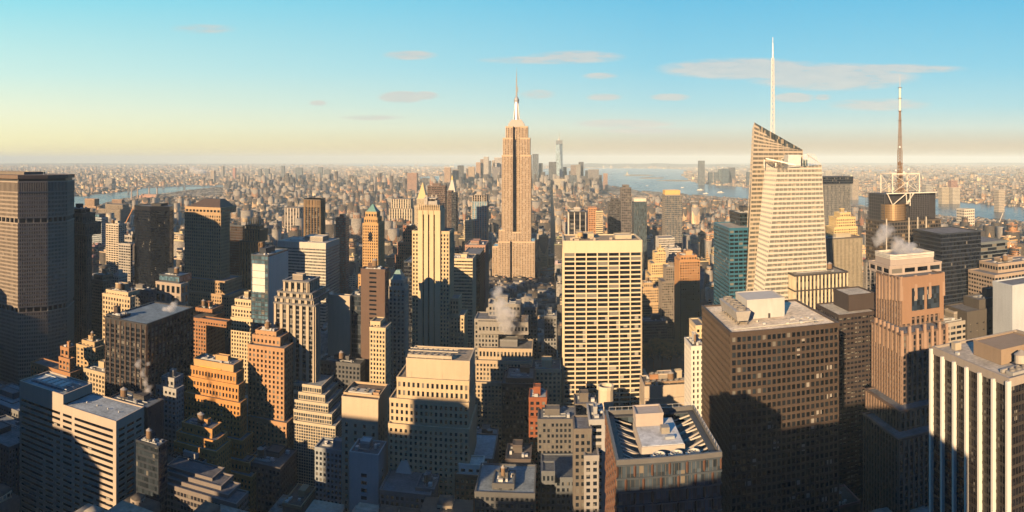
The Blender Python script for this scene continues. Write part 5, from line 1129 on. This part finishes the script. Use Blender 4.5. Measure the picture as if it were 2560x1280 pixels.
wpx = {
 'river': [(-260, 700), (-260, 515), (150, 494), (232, 487.6), (286, 481), (339, 476), (356, 470.5), (400, 469.5), (466, 463.5), (537, 463.5), (600, 462.5), (600, 466), (537, 469.5), (476, 477), (398, 488), (348, 492), (280, 506), (240, 517), (150, 534), (60, 560)],
 'bay': [(1340, 424), (1400, 421), (1510, 421), (1640, 421.5), (1720, 424), (1715, 432), (1703, 438), (1738, 457), (1800, 464), (1878, 469), (2010, 481), (2134, 489), (2180, 493), (2342, 498), (2434, 509), (2558, 519), (2760, 537), (2760, 600), (2530, 556), (2350, 544), (2134, 516), (1880, 503), (1830, 498), (1709, 487.5), (1591, 479), (1528, 466), (1500, 450), (1440, 440), (1340, 436)],
 'channel': [(1035, 446), (1060, 441), (1110, 439), (1250, 434), (1340, 430), (1340, 440), (1250, 445), (1110, 454), (1050, 456)],
 'sea': [(820, 413.6), (900, 411.4), (1230, 411.2), (1330, 412), (1330, 415), (1230, 417), (1100, 416.5), (900, 416)],
 'inlet': [(2120, 425), (2240, 425.5), (2250, 427.5), (2120, 428)],
 'marsh_water': [(2390, 433), (2700, 439), (2700, 442), (2390, 436.5)]}
WP = {}
for i, (nm, pts) in enumerate(wpx.items()):
    P_ = [gpt(*p) for p in pts]; WP[nm] = P_; sheet(nm, P_, .4 + .02 * i, WATER)
# islands
def island(label, pts):
    P_ = [gpt(*p) for p in pts]; cx = sum(p[0] for p in P_) / len(P_); cy = sum(p[1] for p in P_) / len(P_)
    a_ = sorted(P_, key=lambda p: atan2(p[1] - cy, p[0] - cx)); m = MB().prism([(p[0], p[1]) for p in a_], 0, 3.5); o = m.build('island', plain((.30, .24, .16), .9)); o['kind'] = 'structure'
    return cx, cy
i1 = island('', [(1556, 438), (1580, 436.5), (1640, 437.5), (1622, 440), (1575, 440)]); i2 = island('', [(1598, 446), (1612, 443.5), (1662, 444.5), (1655, 447), (1620, 447)]); i3 = island('', [(1640, 451.5), (1680, 449.5), (1738, 451), (1735, 453), (1690, 453.5)])
x, y = gpt(1568, 438.6); r0 = bpy.data.objects.new('statue', None); col0.objects.link(r0); r0.location = (x, y, 3.5); r0.rotation_euler = (0, 0, .3); r0['label'] = 'tiny green statue with raised arm on its pedestal on the small far island'; r0['category'] = 'statue'
MB().prism([(-30, -30), (30, -30), (30, 30), (-30, 30)], 0, 10).prism([(-12, -12), (12, -12), (12, 12), (-12, 12)], 10, 46, top=[(-8, -8), (8, -8), (8, 8), (-8, 8)]).build('pedestal', stone((.5, .42, .3)), r0)
MB().cyl(0, 0, 6, 46, 72, 10, r1=3.5).cyl(0, 0, 2, 72, 78, 8, r1=2.2).bar((2, 0, 70), (6, 0, 86), 2.2).cyl(6, 0, 1.6, 86, 91, 8).build('figure', plain((.22, .38, .32)), r0)
for px, y, s, lab in ((1750, 476, 1.3, 'white ferry crossing the bay left of the lone glass tower reflection'), (1801, 482, 1.2, 'white ferry nearer the shore below the waterfront towers'), (1706, 470, .8, 'small boat furthest out on the bay with short wake'), (1618, 465, .6, 'tiny boat in the middle of the bay'), (1764, 485, 1.0, 'low pale barge near the near shore of the bay')):
    x, y = gpt(px, y); r0 = bpy.data.objects.new('ferry', None); col0.objects.link(r0); r0.location = (x, y, .6); r0.rotation_euler = (0, 0, .15); r0['label'] = lab; r0['category'] = 'boat'; r0.scale = (s, s, s)
    MB().prism([(-22, -5), (18, -5), (27, 0), (18, 5), (-22, 5)], 0, 3.2).build('hull', plain((.62, .55, .45)), r0); MB().box(-16, 12, -4, 4, 3.2, 7.5).box(2, 9, -3, 3, 7.5, 9.5).build('cabin', plain((.85, .8, .7)), r0)
# far hills
m = MB(); n_ = 120; rnd = random.Random(4)
def ridge(p0, p1, D, hmax, seed):
    m = MB(); N = 60; rr = random.Random(seed); ph = [rr.uniform(0, 6) for _ in range(5)]
    for i in range(N + 1):
        s = i / N; px = p0 + (p1 - p0) * s; h = hmax * sin(pi * s) ** .6 * (.72 + .14 * sin(7 * s + ph[0]) + .09 * sin(17 * s + ph[1]) + .05 * sin(41 * s + ph[2]))
        for dd, hh in ((D - 2500, -1), (D - 600, h * .75), (D, h), (D + 3000, -1)):
            a_ = (px - 1280) / F; m.v.append((dd * sin(a_), dd * cos(a_), hh))
        if i:
            b_ = 4 * (i - 1)
            for j in range(3): m.f.append((b_ + j, b_ + 4 + j, b_ + 5 + j, b_ + 1 + j))
    o = m.build('hills', plain((.12, .11, .08), .95), smooth=True); o['kind'] = 'structure'
ridge(1350, 1900, 23000, 170, 1); ridge(-300, 760, 30000, 90, 2); ridge(1800, 2900, 33000, 130, 3)

# ------------------------------------------------------------------ ordinary city blocks
shore = [(-900, 900), (-260, 640), (60, 560), (150, 534), (240, 517), (280, 506), (348, 492), (398, 488), (476, 477), (537, 470), (700, 463), (900, 457), (1050, 456.5), (1110, 454), (1250, 446), (1340, 440), (1440, 441), (1500, 450), (1528, 466), (1591, 479), (1709, 487.5), (1830, 498), (2134, 516), (2350, 544), (2530, 556), (2760, 600), (3400, 900)]
SX = np.array([s[0] for s in shore]); SY = np.array([s[1] for s in shore])
rng = np.random.default_rng(11)
BX = []   # u0,u1,v0,v1,h,r,g,b,a, region
PAL = np.array([(.34, .20, .11), (.42, .28, .16), (.28, .15, .09), (.46, .35, .22), (.52, .43, .30), (.22, .16, .12), (.36, .30, .24), (.40, .22, .13), (.16, .14, .13), (.48, .38, .25), (.30, .27, .24), (.58, .50, .38)])
FT = np.array(FOOT)
def pxd(u, v):
    X = u * cos(G) + v * sin(G); Y = -u * sin(G) + v * cos(G); return 1280 + F * np.arctan2(X, Y), np.hypot(X, Y)
def hit(u0, u1, v0, v1, pad=1.0):
    return bool(np.any((FT[:, 0] < u1 + pad) & (FT[:, 1] > u0 - pad) & (FT[:, 2] < v1 + pad) & (FT[:, 3] > v0 - pad)))
AV = [-3400, -3120, -2840, -2560, -2260, -1960, -1680, -1400, -1120, -900, -730, -570, -425, -285, -140, 155, 430, 700, 970, 1240, 1520, 1800]
def cap(px, D):
    y = np.interp(D, [0, 250, 330, 420, 520, 700, 900, 1200, 1700, 3000], [1600, 1370, 1310, 1235, 1040, 820, 700, 605, 535, 490])
    if px > 1440 or 140 < px < 560: y = max(y, np.interp(px, SX, SY) + 3)
    if 1595 < px < 1765 and D < 900: y = max(y, 950)
    return max(HC - (y - YE) * D / F, 13)
vrow = 70.0
while vrow < 6300:
    dv = 62 if vrow < 2600 else 66
    for half in (0, 1):
        va = vrow + half * dv / 2; vb = va + dv / 2 - (3 if half == 0 else 0)
        umax = min(2400 if vrow < 2400 else 3500, 1.25 * vrow + 420)
        bounds = [a_ for a_ in AV]
        for i in range(len(bounds) - 1):
            ua, ub = bounds[i] + 12, bounds[i + 1] - 12
            if ub < -umax or ua > umax: continue
            segs = [(ua, ub)] if ub - ua < 170 else [(ua, (ua + ub) / 2 - (8 if vrow > 1500 else 0)), ((ua + ub) / 2 + (8 if vrow > 1500 else 0), ub)]
            for (sa, sb) in segs:
                u = sa
                while u < sb - 5:
                    wlot = rng.uniform(10, 30) if vrow > 350 else rng.uniform(14, 34)
                    if vrow > 2600: wlot = rng.uniform(12, 42)
                    u2 = min(sb, u + wlot)
                    if sb - u2 < 8: u2 = sb
                    px, D = pxd((u + u2) / 2, va)
                    inner = rng.uniform(0, 5)
                    y_g = YE + HC * F / D
                    if y_g > np.interp(px, SX, SY) + .6 and -1500 < px < 3300:
                        if vrow < 1000: h = 22 + rng.gamma(2.2, 17)
                        elif vrow < 1700: h = 16 + rng.gamma(1.8, 15)
                        elif vrow < 4600: h = 12 + rng.gamma(1.6, 7) + (rng.random() < .05) * rng.uniform(25, 60) * (1 if px > 900 or D > 2500 else .6)
                        else: h = 14 + rng.gamma(1.8, 12) + (rng.random() < (.25 if 1100 < px < 1500 else .04)) * rng.uniform(30, 90)
                        if rng.random() < .17 and 500 < vrow < 1800: h += rng.uniform(20, 75)
                        if max(pxd(u, vb)[0], pxd(u2, vb)[0]) < -10 and vrow < 1100: h = 35 + rng.gamma(2.5, 30); h = min(h, 130)
                        else: h = min(h, cap(px, D) * rng.uniform(.82, 1.0)) if (vrow < 3000 or px > 1500 or 140 < px < 560) else h
                        if 1600 < px < 1760 and 640 < va < 880: h = 0     # park
                        if -360 < u < 0 and 880 < va < 1298: h = min(h, 34)
                        if va < 230 or (px > 1440 and va < 300 and px < 2700): h = 0
                        if h > 6:
                            v0, v1 = (va, vb - inner) if half == 0 else (va + inner, vb)
                            if not hit(u + .3, u2 - .3, v0, v1):
                                c = PAL[rng.integers(len(PAL))] * rng.uniform(.75, 1.2)
                                if px > 1500 and vrow > 500: c = c * np.array([1.25, 1.02, .78])  # wall colours warmed on the right side, as if in orange sunlight
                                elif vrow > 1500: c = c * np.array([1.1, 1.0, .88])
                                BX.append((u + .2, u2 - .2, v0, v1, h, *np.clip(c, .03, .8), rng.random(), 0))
                            else:
                                # squeeze a smaller house beside the big neighbour
                                um = (u + u2) / 2
                                for (p_, q_) in ((u + .3, um), (um, u2 - .3)):
                                    if q_ - p_ > 5 and not hit(p_, q_, v0, v1): BX.append((p_, q_, v0, v1, h * .8, *np.clip(PAL[rng.integers(len(PAL))], .03, .8), rng.random(), 0))
                    u = u2
    vrow += dv + 17
# unseen near blocks left of and behind the camera, put in to cast shadows
for va in range(-760, 70, 80):
    for a_, b_ in zip(AV[:-1], AV[1:]):
        if b_ > -130: break
        u = a_ + 12
        while u < b_ - 20:
            u2 = min(b_ - 8, u + rng.uniform(30, 60)); h = 45 + rng.gamma(2.2, 36); h = min(h, 150)
            if sqrt(((u + u2) / 2) ** 2 + va ** 2) > 150 and not (u2 > -560 and -120 < va < 100): BX.append((u, u2 - 1, va + 2, va + 60, h * .9, *PAL[rng.integers(len(PAL))], rng.random(), 1))
            u = u2
BX += [(-495, -425, 10, 60, 172, .3, .25, .2, .3, 1), (-345, -290, 0, 50, 216, .3, .25, .2, .3, 1), (-285, -236, 0, 45, 212, .3, .25, .2, .6, 1), (-205, -120, -10, 30, 186, .4, .3, .2, .2, 1), (-84, 24, -46, -7, 232, .4, .35, .3, .1, 1)]  # unseen towers added, placed and sized to throw shade into the view
# far boroughs and the far bank
def inpoly(x, y, P_):
    c = False; n_ = len(P_); j = n_ - 1
    for i in range(n_):
        xi, yi = P_[i]; xj, yj = P_[j]
        if (yi > y) != (yj > y) and x < (xj - xi) * (y - yi) / (yj - yi) + xi: c = not c
        j = i
    return c
cnt = 0
while cnt < 26000:
    px = rng.uniform(-40, 2600); yg = YE + np.exp(rng.uniform(np.log(14.5), np.log(150))); D = HC * F / (yg - YE)
    if yg > np.interp(px, SX, SY) - 1.5: continue
    a_ = (px - 1280) / F; X, Y = D * sin(a_), D * cos(a_)
    if any(inpoly(X, Y, P_) for P_ in WP.values()): cnt += .2; continue
    cnt += 1
    u = X * cos(G) - Y * sin(G); v = X * sin(G) + Y * cos(G)
    s = 6 + D * .0015 * rng.uniform(.4, 1.6); s2 = 6 + D * .002 * rng.uniform(.4, 1.4); h = 7 + rng.gamma(1.5, 4.5) + (rng.random() < .05) * rng.uniform(15, 60)
    c = np.array([(.50, .38, .24), (.42, .30, .20), (.34, .24, .17), (.64, .54, .38), (.30, .24, .19), (.22, .2, .18)][rng.integers(6)]) * rng.uniform(.8, 1.2)
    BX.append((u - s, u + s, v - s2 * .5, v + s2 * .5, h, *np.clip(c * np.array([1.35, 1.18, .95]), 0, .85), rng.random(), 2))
BX = np.array(BX)
# which of them show largest: walk front to back with the skyline of what already stands in front
sky_y = np.full(2560, 1300.0)
U = (BX[:, 0] + BX[:, 1]) / 2; Vv = BX[:, 2]
pA, dA = pxd(BX[:, 0], BX[:, 2]); pB, dB = pxd(BX[:, 1], BX[:, 2]); D = np.minimum(dA, dB); ytop = YE + F * (HC - BX[:, 4]) / D
ev = [(float(D[i]), 0, i) for i in range(len(BX)) if pB[i] > 0 and pA[i] < 2560 and Vv[i] > 60]
for f in FOOT:
    pa, da = pxd(f[0], f[2]); pb, db = pxd(f[1], f[2]); ev.append((float(min(da, db)), 1, f))
HT = {}
vis = np.zeros(len(BX))
ev.sort(key=lambda e: e[0])
heroH = {}
for o in bpy.data.objects:
    pass
for d, t_, i in ev:
    if t_ == 0:
        a_, b_ = int(max(0, min(pA[i], pB[i]))), int(min(2560, max(pA[i], pB[i]) + 1))
        if b_ <= a_: continue
        seg = sky_y[a_:b_]; vis[i] = np.maximum(0, np.minimum(seg, 1290) - ytop[i]).sum(); np.minimum(seg, ytop[i], out=seg)
    else:
        f = i; pa, _ = pxd(f[0], f[2]); pb, _ = pxd(f[1], f[2]); a_, b_ = int(max(0, min(pa, pb))), int(min(2560, max(pa, pb) + 1))
        if b_ > a_: sky_y[a_:b_] = np.minimum(sky_y[a_:b_], YE + (700 - YE if d < 900 else 560 - YE if d < 1500 else 470 - YE))
order = np.argsort(-vis); order = [i for i in order if BX[i, 9] == 0 or BX[i, 9] == 2][:285]
solo = set(int(i) for i in order)
CM = city_mat()
def colormesh(name, rows, origin=(0, 0)):
    """boxes (local grid coordinates) with a colour per building"""
    n_ = len(rows); r = np.asarray(rows)
    x0, x1, y0, y1, z0, z1 = r[:, 0] - origin[0], r[:, 1] - origin[0], r[:, 2] - origin[1], r[:, 3] - origin[1], r[:, 4], r[:, 5]
    V = np.stack([np.stack(p, 1) for p in ((x0, y0, z0), (x1, y0, z0), (x1, y1, z0), (x0, y1, z0), (x0, y0, z1), (x1, y0, z1), (x1, y1, z1), (x0, y1, z1))], 1).reshape(-1, 3)
    fb = np.array([(4, 5, 6, 7), (0, 1, 5, 4), (1, 2, 6, 5), (2, 3, 7, 6), (3, 0, 4, 7)])
    Fc = (np.arange(n_)[:, None, None] * 8 + fb[None]).reshape(-1)
    me = bpy.data.meshes.new(name); me.vertices.add(len(V)); me.vertices.foreach_set('co', V.reshape(-1).astype(np.float32))
    me.loops.add(len(Fc)); me.loops.foreach_set('vertex_index', Fc.astype(np.int32)); me.polygons.add(n_ * 5)
    me.polygons.foreach_set('loop_start', np.arange(0, n_ * 20, 4, dtype=np.int32)); me.polygons.foreach_set('loop_total', np.full(n_ * 5, 4, dtype=np.int32))
    me.update(calc_edges=True)
    ca = me.color_attributes.new('Col', 'FLOAT_COLOR', 'POINT'); ca.data.foreach_set('color', np.repeat(r[:, 6:10], 8, 0).reshape(-1).astype(np.float32))
    me.materials.append(CM); o = bpy.data.objects.new(name, me); col0.objects.link(o); return o
rows = []
for i in range(len(BX)):
    if i in solo: continue
    b = BX[i]
    rows.append((b[0], b[1], b[2], b[3], 0, b[4], b[5], b[6], b[7], b[8]))
    if b[9] < 2 and b[4] > 12 and dA[i] < 4500:
        w_, d_ = b[1] - b[0], b[3] - b[2]
        fx_ = b[0] + w_ * (.15 + .4 * b[8]); fy_ = b[2] + d_ * (.3 + .3 * ((b[8] * 7) % 1))
        rows.append((fx_, fx_ + w_ * .3, fy_, fy_ + d_ * .32, b[4] - .1, b[4] + 3.2, b[5] * .9, b[6] * .9, b[7] * .9, b[8]))
        if b[4] > 40 and b[8] > .5: rows.append((b[0] + w_ * .18, b[1] - w_ * .2, b[2] + d_ * .15, b[3] - d_ * .15, b[4] - .1, b[4] * 1.12, b[5], b[6], b[7], b[8]))
o = colormesh('city_blocks', rows); o.rotation_euler = (0, 0, -G); o['kind'] = 'stuff'; o['label'] = 'countless low city buildings filling the ground between the landmark towers'; o['category'] = 'city blocks'
print('filler boxes', len(rows))
def colname(c):
    r, g, b = c
    if r > .5: return 'cream'
    if r > .42: return 'tan' if b > .17 else 'orange'
    if r < .2: return 'dark'
    if r - b < .1: return 'grey'
    if g / r < .56: return 'red brick'
    return 'brown'
rnd = random.Random(77)
COLS = {}
used_lab = {}
for rank, i in enumerate(order):
    b = BX[i]; w_, d_ = b[1] - b[0], b[3] - b[2]; cu, cv = (b[0] + b[1]) / 2, (b[2] + b[3]) / 2; px = float((pA[i] + pB[i]) / 2); dd = float(D[i]); h = float(b[4])
    c = tuple(round(float(x), 2) for x in b[5:8]); col_ = colname(c)
    near = 'in foreground' if dd < 480 else 'in middle distance' if dd < 1300 else 'far off' if dd < 3600 else 'near horizon'
    best = min(ANCH, key=lambda a_: 0 if a_[0] < px < a_[1] else min(abs(px - a_[0]), abs(px - a_[1])))
    rel = 'below' if best[0] < px < best[1] else 'left of' if px < best[0] else 'right of'
    size = 'tall' if h > 70 else 'low' if h < 25 else 'mid height'
    shp = 'narrow' if w_ < 14 else 'broad' if w_ > 26 else ''
    tank = rnd.random() < .45 and dd < 1300 and h > 25; setb = h > 45 and rnd.random() < .5
    lab = ' '.join(x for x in (size, shp, col_, 'building', 'with setback' if setb else 'with roof tank' if tank else '', near, rel, 'the', best[2]) if x)
    if len(lab.split()) > 16: lab = lab.replace(size + ' ', '').replace(' in middle distance', '').replace(' in foreground', '')
    if len(lab.split()) > 16: lab = ' '.join(lab.split()[1:])
    root = thing('city_building', lab, 'building', cu, cv); used_lab.setdefault(lab, []).append(root)
    rr = [(-w_ / 2, w_ / 2, -d_ / 2, d_ / 2, 0, h, *c, float(b[8]))]; zt = h
    x0, x1, y0, y1 = -w_ / 2, w_ / 2, -d_ / 2, d_ / 2
    if setb:
        x0, x1, y0, y1 = x0 * .7, x1 * .68, y0 * .7, y1 * .8; zt = h + min(14, h * .14); rr.append((x0, x1, y0, y1, h - .1, zt, *c, float(b[8])))
    wallo = colormesh('wall', rr); wallo.parent = root
    if dd < 1500:
        cc = stone(tuple(round(x * 4) / 4 * 1.0 if False else round(x, 1) + .04 for x in c))
        m = MB().ring([(-w_ / 2, -d_ / 2), (w_ / 2, -d_ / 2), (w_ / 2, d_ / 2), (-w_ / 2, d_ / 2)], .35, -.35, h - .9, h + .9)
        if setb: m.ring([(x0, y0), (x1, y0), (x1, y1), (x0, y1)], .3, -.3, zt - .7, zt + .8)
        m.build('parapet', cc, root)
        pw, pd = (x1 - x0) * rnd.uniform(.25, .45), (y1 - y0) * rnd.uniform(.25, .45); ax = x0 + (x1 - x0 - pw) * rnd.random() * .9; ay = y0 + (y1 - y0 - pd) * rnd.uniform(.3, .9)
        MB().box(ax, ax + pw, ay, ay + pd, zt, zt + rnd.uniform(2.6, 5)).build('roof_bulkhead', cc, root)
        if dd < 900:
            for q in range(rnd.randint(1, 4) if dd > 620 else rnd.randint(5, 9)):
                ax = x0 + (x1 - x0) * rnd.uniform(.05, .85); ay = y0 + (y1 - y0) * rnd.uniform(.03, .3); MB().box(ax, ax + rnd.uniform(1, 2.2), ay, ay + 1.4, zt, zt + rnd.uniform(.8, 1.8)).build('rooftop_unit', plain((.45, .45, .43)), root)
        if tank and w_ > 9: water_tank(root, x0 + (x1 - x0) * rnd.uniform(.3, .7), y0 + (y1 - y0) * .25, zt, 1.9, 3.6)
for lab, rs in used_lab.items():
    if len(rs) > 1:
        for r in rs: r['group'] = 'look-alike: ' + lab[:60]

# ------------------------------------------------------------------ park trees
rnd = random.Random(21)
tx = MB()
def tree(px, D_, h, cr, label):
    a_ = (px - 1280) / F; root = bpy.data.objects.new('bare_tree', None); col0.objects.link(root); root.location = (D_ * sin(a_), D_ * cos(a_), 0); root['label'] = label; root['category'] = 'tree'; root['group'] = 'bare winter trees in the park'
    m = MB(); m.cyl(0, 0, .5, 0, h * .35, 7, r1=.35); tips = []
    def br(p, d, L, w, lvl):
        q = p + d * L; m.bar(p, q, w)
        if lvl == 0: tips.append((p, q)); return
        for _ in range(4):
            nd = (d + Vector((rnd.gauss(0, .55), rnd.gauss(0, .55), rnd.gauss(.1, .3)))).normalized(); br(q, nd, L * .68, w * .55, lvl - 1)
    for _ in range(6): br(Vector((0, 0, h * .33)), Vector((rnd.gauss(0, .6), rnd.gauss(0, .6), .9)).normalized(), h * .26, .42, 3)
    m.build('trunk', plain((.14, .08, .045), .9), root)
    t_ = MB()
    for p, q in tips:
        for _ in range(5):
            c = q + Vector((rnd.gauss(0, .8), rnd.gauss(0, .8), rnd.gauss(0, .7))); t_.bar(c, c + Vector((rnd.gauss(0, .7), rnd.gauss(0, .7), rnd.gauss(.4, .5))), .13)
    t_.build('crown', plain((.55, .24, .08), .9), root)
for px, D_, h, lab in ((1616, 836, 22, 'leftmost bare orange brown tree beside the white gridded slab tower'), (1634, 826, 24, 'second bare orange brown tree from the left in the park'), (1655, 830, 26, 'tall bare orange brown tree in the middle of the park row'), (1676, 822, 25, 'bare orange brown tree right of the tallest one in the park'), (1693, 836, 22, 'rightmost large bare tree of the park row'), (1645, 860, 22, 'bare tree behind the middle of the park row'), (1668, 862, 21, 'bare tree furthest back in the park row')):
    tree(px, D_, h * 1.35, 9, lab)

# ------------------------------------------------------------------ rooftop ball, screen
u_, v_ = 590 * tp(2388), 590; zr = hz(2388, 765, 590)
root = thing('billboard_building', 'narrow dark building under the glowing blue screen and ball on a pole', 'building', u_, v_)
MB().box(-9, 9, 0, 22, 0, zr).build('wall', stone((.05, .05, .055)), root); FOOT.append((u_ - 9, u_ + 9, v_, v_ + 22))
k = NT('screen'); k.b.inputs['Base Color'].default_value = (.02, .1, .3, 1); k.b.inputs['Emission Color'].default_value = (.05, .28, .85, 1); k.b.inputs['Emission Strength'].default_value = .9
root = thing('led_screen', 'small glowing blue screen on the roof below the ball on a pole', 'screen', u_, v_ - .6, zr)
MB().box(-3.8, 3.8, 0, .5, .6, 11.5).build('panel', k.m, root); MB().box(-3, 3, .5, 1.2, 0, 11).build('frame', plain((.05, .05, .05)), root)
root = thing('ball_pole', 'white ball on a thin pole above the small blue screen', 'pole', u_, v_ + 4, zr)
z1, z2 = hz(2388, 709, 590) - zr, hz(2388, 665, 590) - zr; MB().cyl(0, 0, .3, 0, z2, 6).build('pole', plain((.3, .3, .32)), root)
me = bpy.data.meshes.new('ball'); bm_ = __import__('bmesh').new(); __import__('bmesh').ops.create_icosphere(bm_, subdivisions=3, radius=1.7); bm_.to_mesh(me); bm_.free(); me.materials.append(plain((.8, .78, .8), .3)); o = bpy.data.objects.new('ball', me); col0.objects.link(o); o.parent = root; o.location = (0, 0, z1)
# cranes
def crane(px, y, v_, lab, c, lean):
    u_ = v_ * tp(px); z = hz(px, y, v_); root = thing('tower_crane', lab, 'crane', u_, v_)
    m = MB(); lattice(m, 0, 0, 0, z * .72, 2.4, 2.2, 5, .4); m.build('crane_mast', plain(c, .6), root)
    m = MB(); m.bar((0, 0, z * .72), (lean, 0, z), 1.6); m.bar((0, 0, z * .72), (-lean * .25, 0, z * .74), 1.8); m.build('jib', plain(c, .6), root)
crane(308, 520, 1150, 'orange luffing crane rising behind the cream balconied apartment tower', (.5, .22, .08), 26)
crane(2499, 532, 1600, 'white tower crane near the right edge before the river', (.6, .55, .45), 14)
# rooftop fans of the white capped and tan buildings
def on(name, fn):
    for o in bpy.data.objects:
        if o.parent is None and o.get('label', '').startswith(name): fn(o); return
def f1(o):
    v0 = 429; u0, u1 = v0 * tp(855), v0 * tp(945); x, y = uv2w((u0 + u1) / 2, 0); Z = hz(945, 1002, 429); w_ = (u1 - u0) / 2
    MB().ring([(-w_, -12), (w_, -12), (w_, 12), (-w_, 12)], .1, -.5, Z + .76, Z + 2.2).build('parapet', stone((.46, .33, .2)), o)
    fans(o, -w_ + 2.5, w_ - 6, -9.5, -1.5, Z - .1, 2, 2, 2.4, (.5, .46, .38)); penthouse(o, w_ - 5.5, w_ - 1.5, -8, -3, Z - .1, 2.2, (.4, .25, .14))
on('beige blank topped square tower', f1)
def f2(o):
    Z = hz(1172, 905, 351 * 1.2); fans(o, -16, 13, -8, -4, Z, 7, 1, 2.6, (.45, .38, .28)); m = MB()
    for k in range(10): m.bar((-17 + k * 3.4, 0, Z + 3), (-15 + k * 3.4, 6, Z + 3), .35)
    m.bar((-17, 0, Z + 3), (16, 0, Z + 3), .5); m.bar((-17, 6, Z + 3), (16, 6, Z + 3), .5); m.build('roof_frame', plain((.55, .48, .36)), o)
on('long tan building', f2)
def f3(o):
    Z = hz(1612, 968, 426 * 1.15)
    fans(o, -17, 14, -9, -5, Z, 7, 1, 2.2, (.30, .2, .12)); fans(o, -12, -1, 1, 6, Z, 3, 1, 4.5, (.34, .17, .08)); penthouse(o, 8, 13, 2, 6, Z, 6, (.4, .34, .24))
on('low beige building with louvred', f3)

# ------------------------------------------------------------------ steam
k = NT('steam'); k.t.nodes.remove(k.b); out = [n for n in k.t.nodes if n.type == 'OUTPUT_MATERIAL'][0]
pv = k.n('ShaderNodeVolumePrincipled'); pv.inputs['Color'].default_value = (.97, .95, .92, 1); pv.inputs['Anisotropy'].default_value = .2
tc = k.n('ShaderNodeTexCoord'); nz_ = noise(k, .2, 7, tc.outputs['Object']); ge = k.n('ShaderNodeVectorMath', operation='DISTANCE')
k.l(tc.outputs['Generated'], ge.inputs[0]); ge.inputs[1].default_value = (.5, .5, .5)
fall = k.math('MAXIMUM', k.math('SUBTRACT', .62, ge.outputs[1]), 0.0)
k.l(k.math('MULTIPLY', k.math('MAXIMUM', k.math('SUBTRACT', k.math('ADD', k.math('MULTIPLY', fall, .95), nz_), .76), 0.0), .9), pv.inputs['Density']); k.l(pv.outputs[0], out.inputs['Volume'])
import bmesh
def puff(root, x, y, z, rx, rz, seed):
    me = bpy.data.meshes.new('puff'); bm = bmesh.new(); bmesh.ops.create_icosphere(bm, subdivisions=3, radius=1)
    r = random.Random(seed)
    ph = [r.uniform(0, 6) for _ in range(6)]
    for v in bm.verts:
        s = 1 + .18 * sin(v.co.x * 4 + ph[0]) + .15 * sin(v.co.y * 5 + ph[1]) + .18 * sin(v.co.z * 5 + ph[2]) + .08 * sin(v.co.x * 11 + ph[3]) * sin(v.co.z * 9 + ph[4])
        v.co = Vector((v.co.x * rx * s, v.co.y * rx * s, v.co.z * rz * s))
    bm.to_mesh(me); bm.free(); me.materials.append(k.m); o = bpy.data.objects.new('puff', me); col0.objects.link(o); o.parent = root; o.location = (x, y, z)
def steam(px, y, v_, lab, puffs):
    u_ = v_ * tp(px); z = hz(px, y, v_); root = thing('steam_plume', lab, 'steam', u_, v_, z); s = v_ / cp(px) / F
    for q, (dx, dy, r, rz) in enumerate(puffs): puff(root, dx * s, q * .3, -dy * s, r * s * 1.45, rz * s * 1.5, q + int(px))
steam(1265, 840, 540, 'big white steam plume billowing beside the terraced stone block', [(2, -22, 20, 18), (-3, -48, 25, 19), (-14, -78, 19, 16), (-20, -108, 14, 14), (-2, -60, 16, 15)])
steam(2270, 640, 398, 'white steam drifting left from the peach stepped tower', [(10, -8, 26, 12), (-12, -22, 24, 18), (-30, -36, 16, 16), (-62, -62, 20, 20), (-78, -48, 14, 15)])
steam(372, 985, 380, 'thin twisting steam plume over the dark building with round tanks', [(0, -10, 11, 12), (-9, -28, 8, 12), (-20, -50, 8, 13), (-34, -68, 10, 9), (-4, -74, 7, 6)])
steam(430, 778, 430, 'small steam puff on the solar roofed office block', [(-2, -8, 14, 7), (-18, -4, 12, 6), (4, -20, 10, 8)])
steam(829, 738, 522, 'little round steam puff above the blank beige slab', [(0, -6, 7, 6), (8, 4, 6, 3), (-8, -14, 4, 4)])
steam(492, 430, 8000, 'distant pale smoke cloud over the hazy plain at left', [(-8, -4, 10, 5), (8, -1, 12, 5), (-14, -6, 6, 5)])

# ------------------------------------------------------------------ haze
for o in bpy.data.objects:
    if o.get('label') and len(o['label'].split()) > 16: print('LONG', len(o['label'].split()), o['label'])
k = NT('haze_air'); k.t.nodes.remove(k.b); out = [n for n in k.t.nodes if n.type == 'OUTPUT_MATERIAL'][0]
pv = k.n('ShaderNodeVolumePrincipled'); pv.inputs['Color'].default_value = (.72, .88, .96, 1); pv.inputs['Density'].default_value = 4.8e-5; pv.inputs['Anisotropy'].default_value = -0.2
k.l(pv.outputs[0], out.inputs['Volume'])
hzb = MB().box(-45000, 45000, -1500, 45000, -1.5, 470).build('haze', k.m); hzb['kind'] = 'stuff'
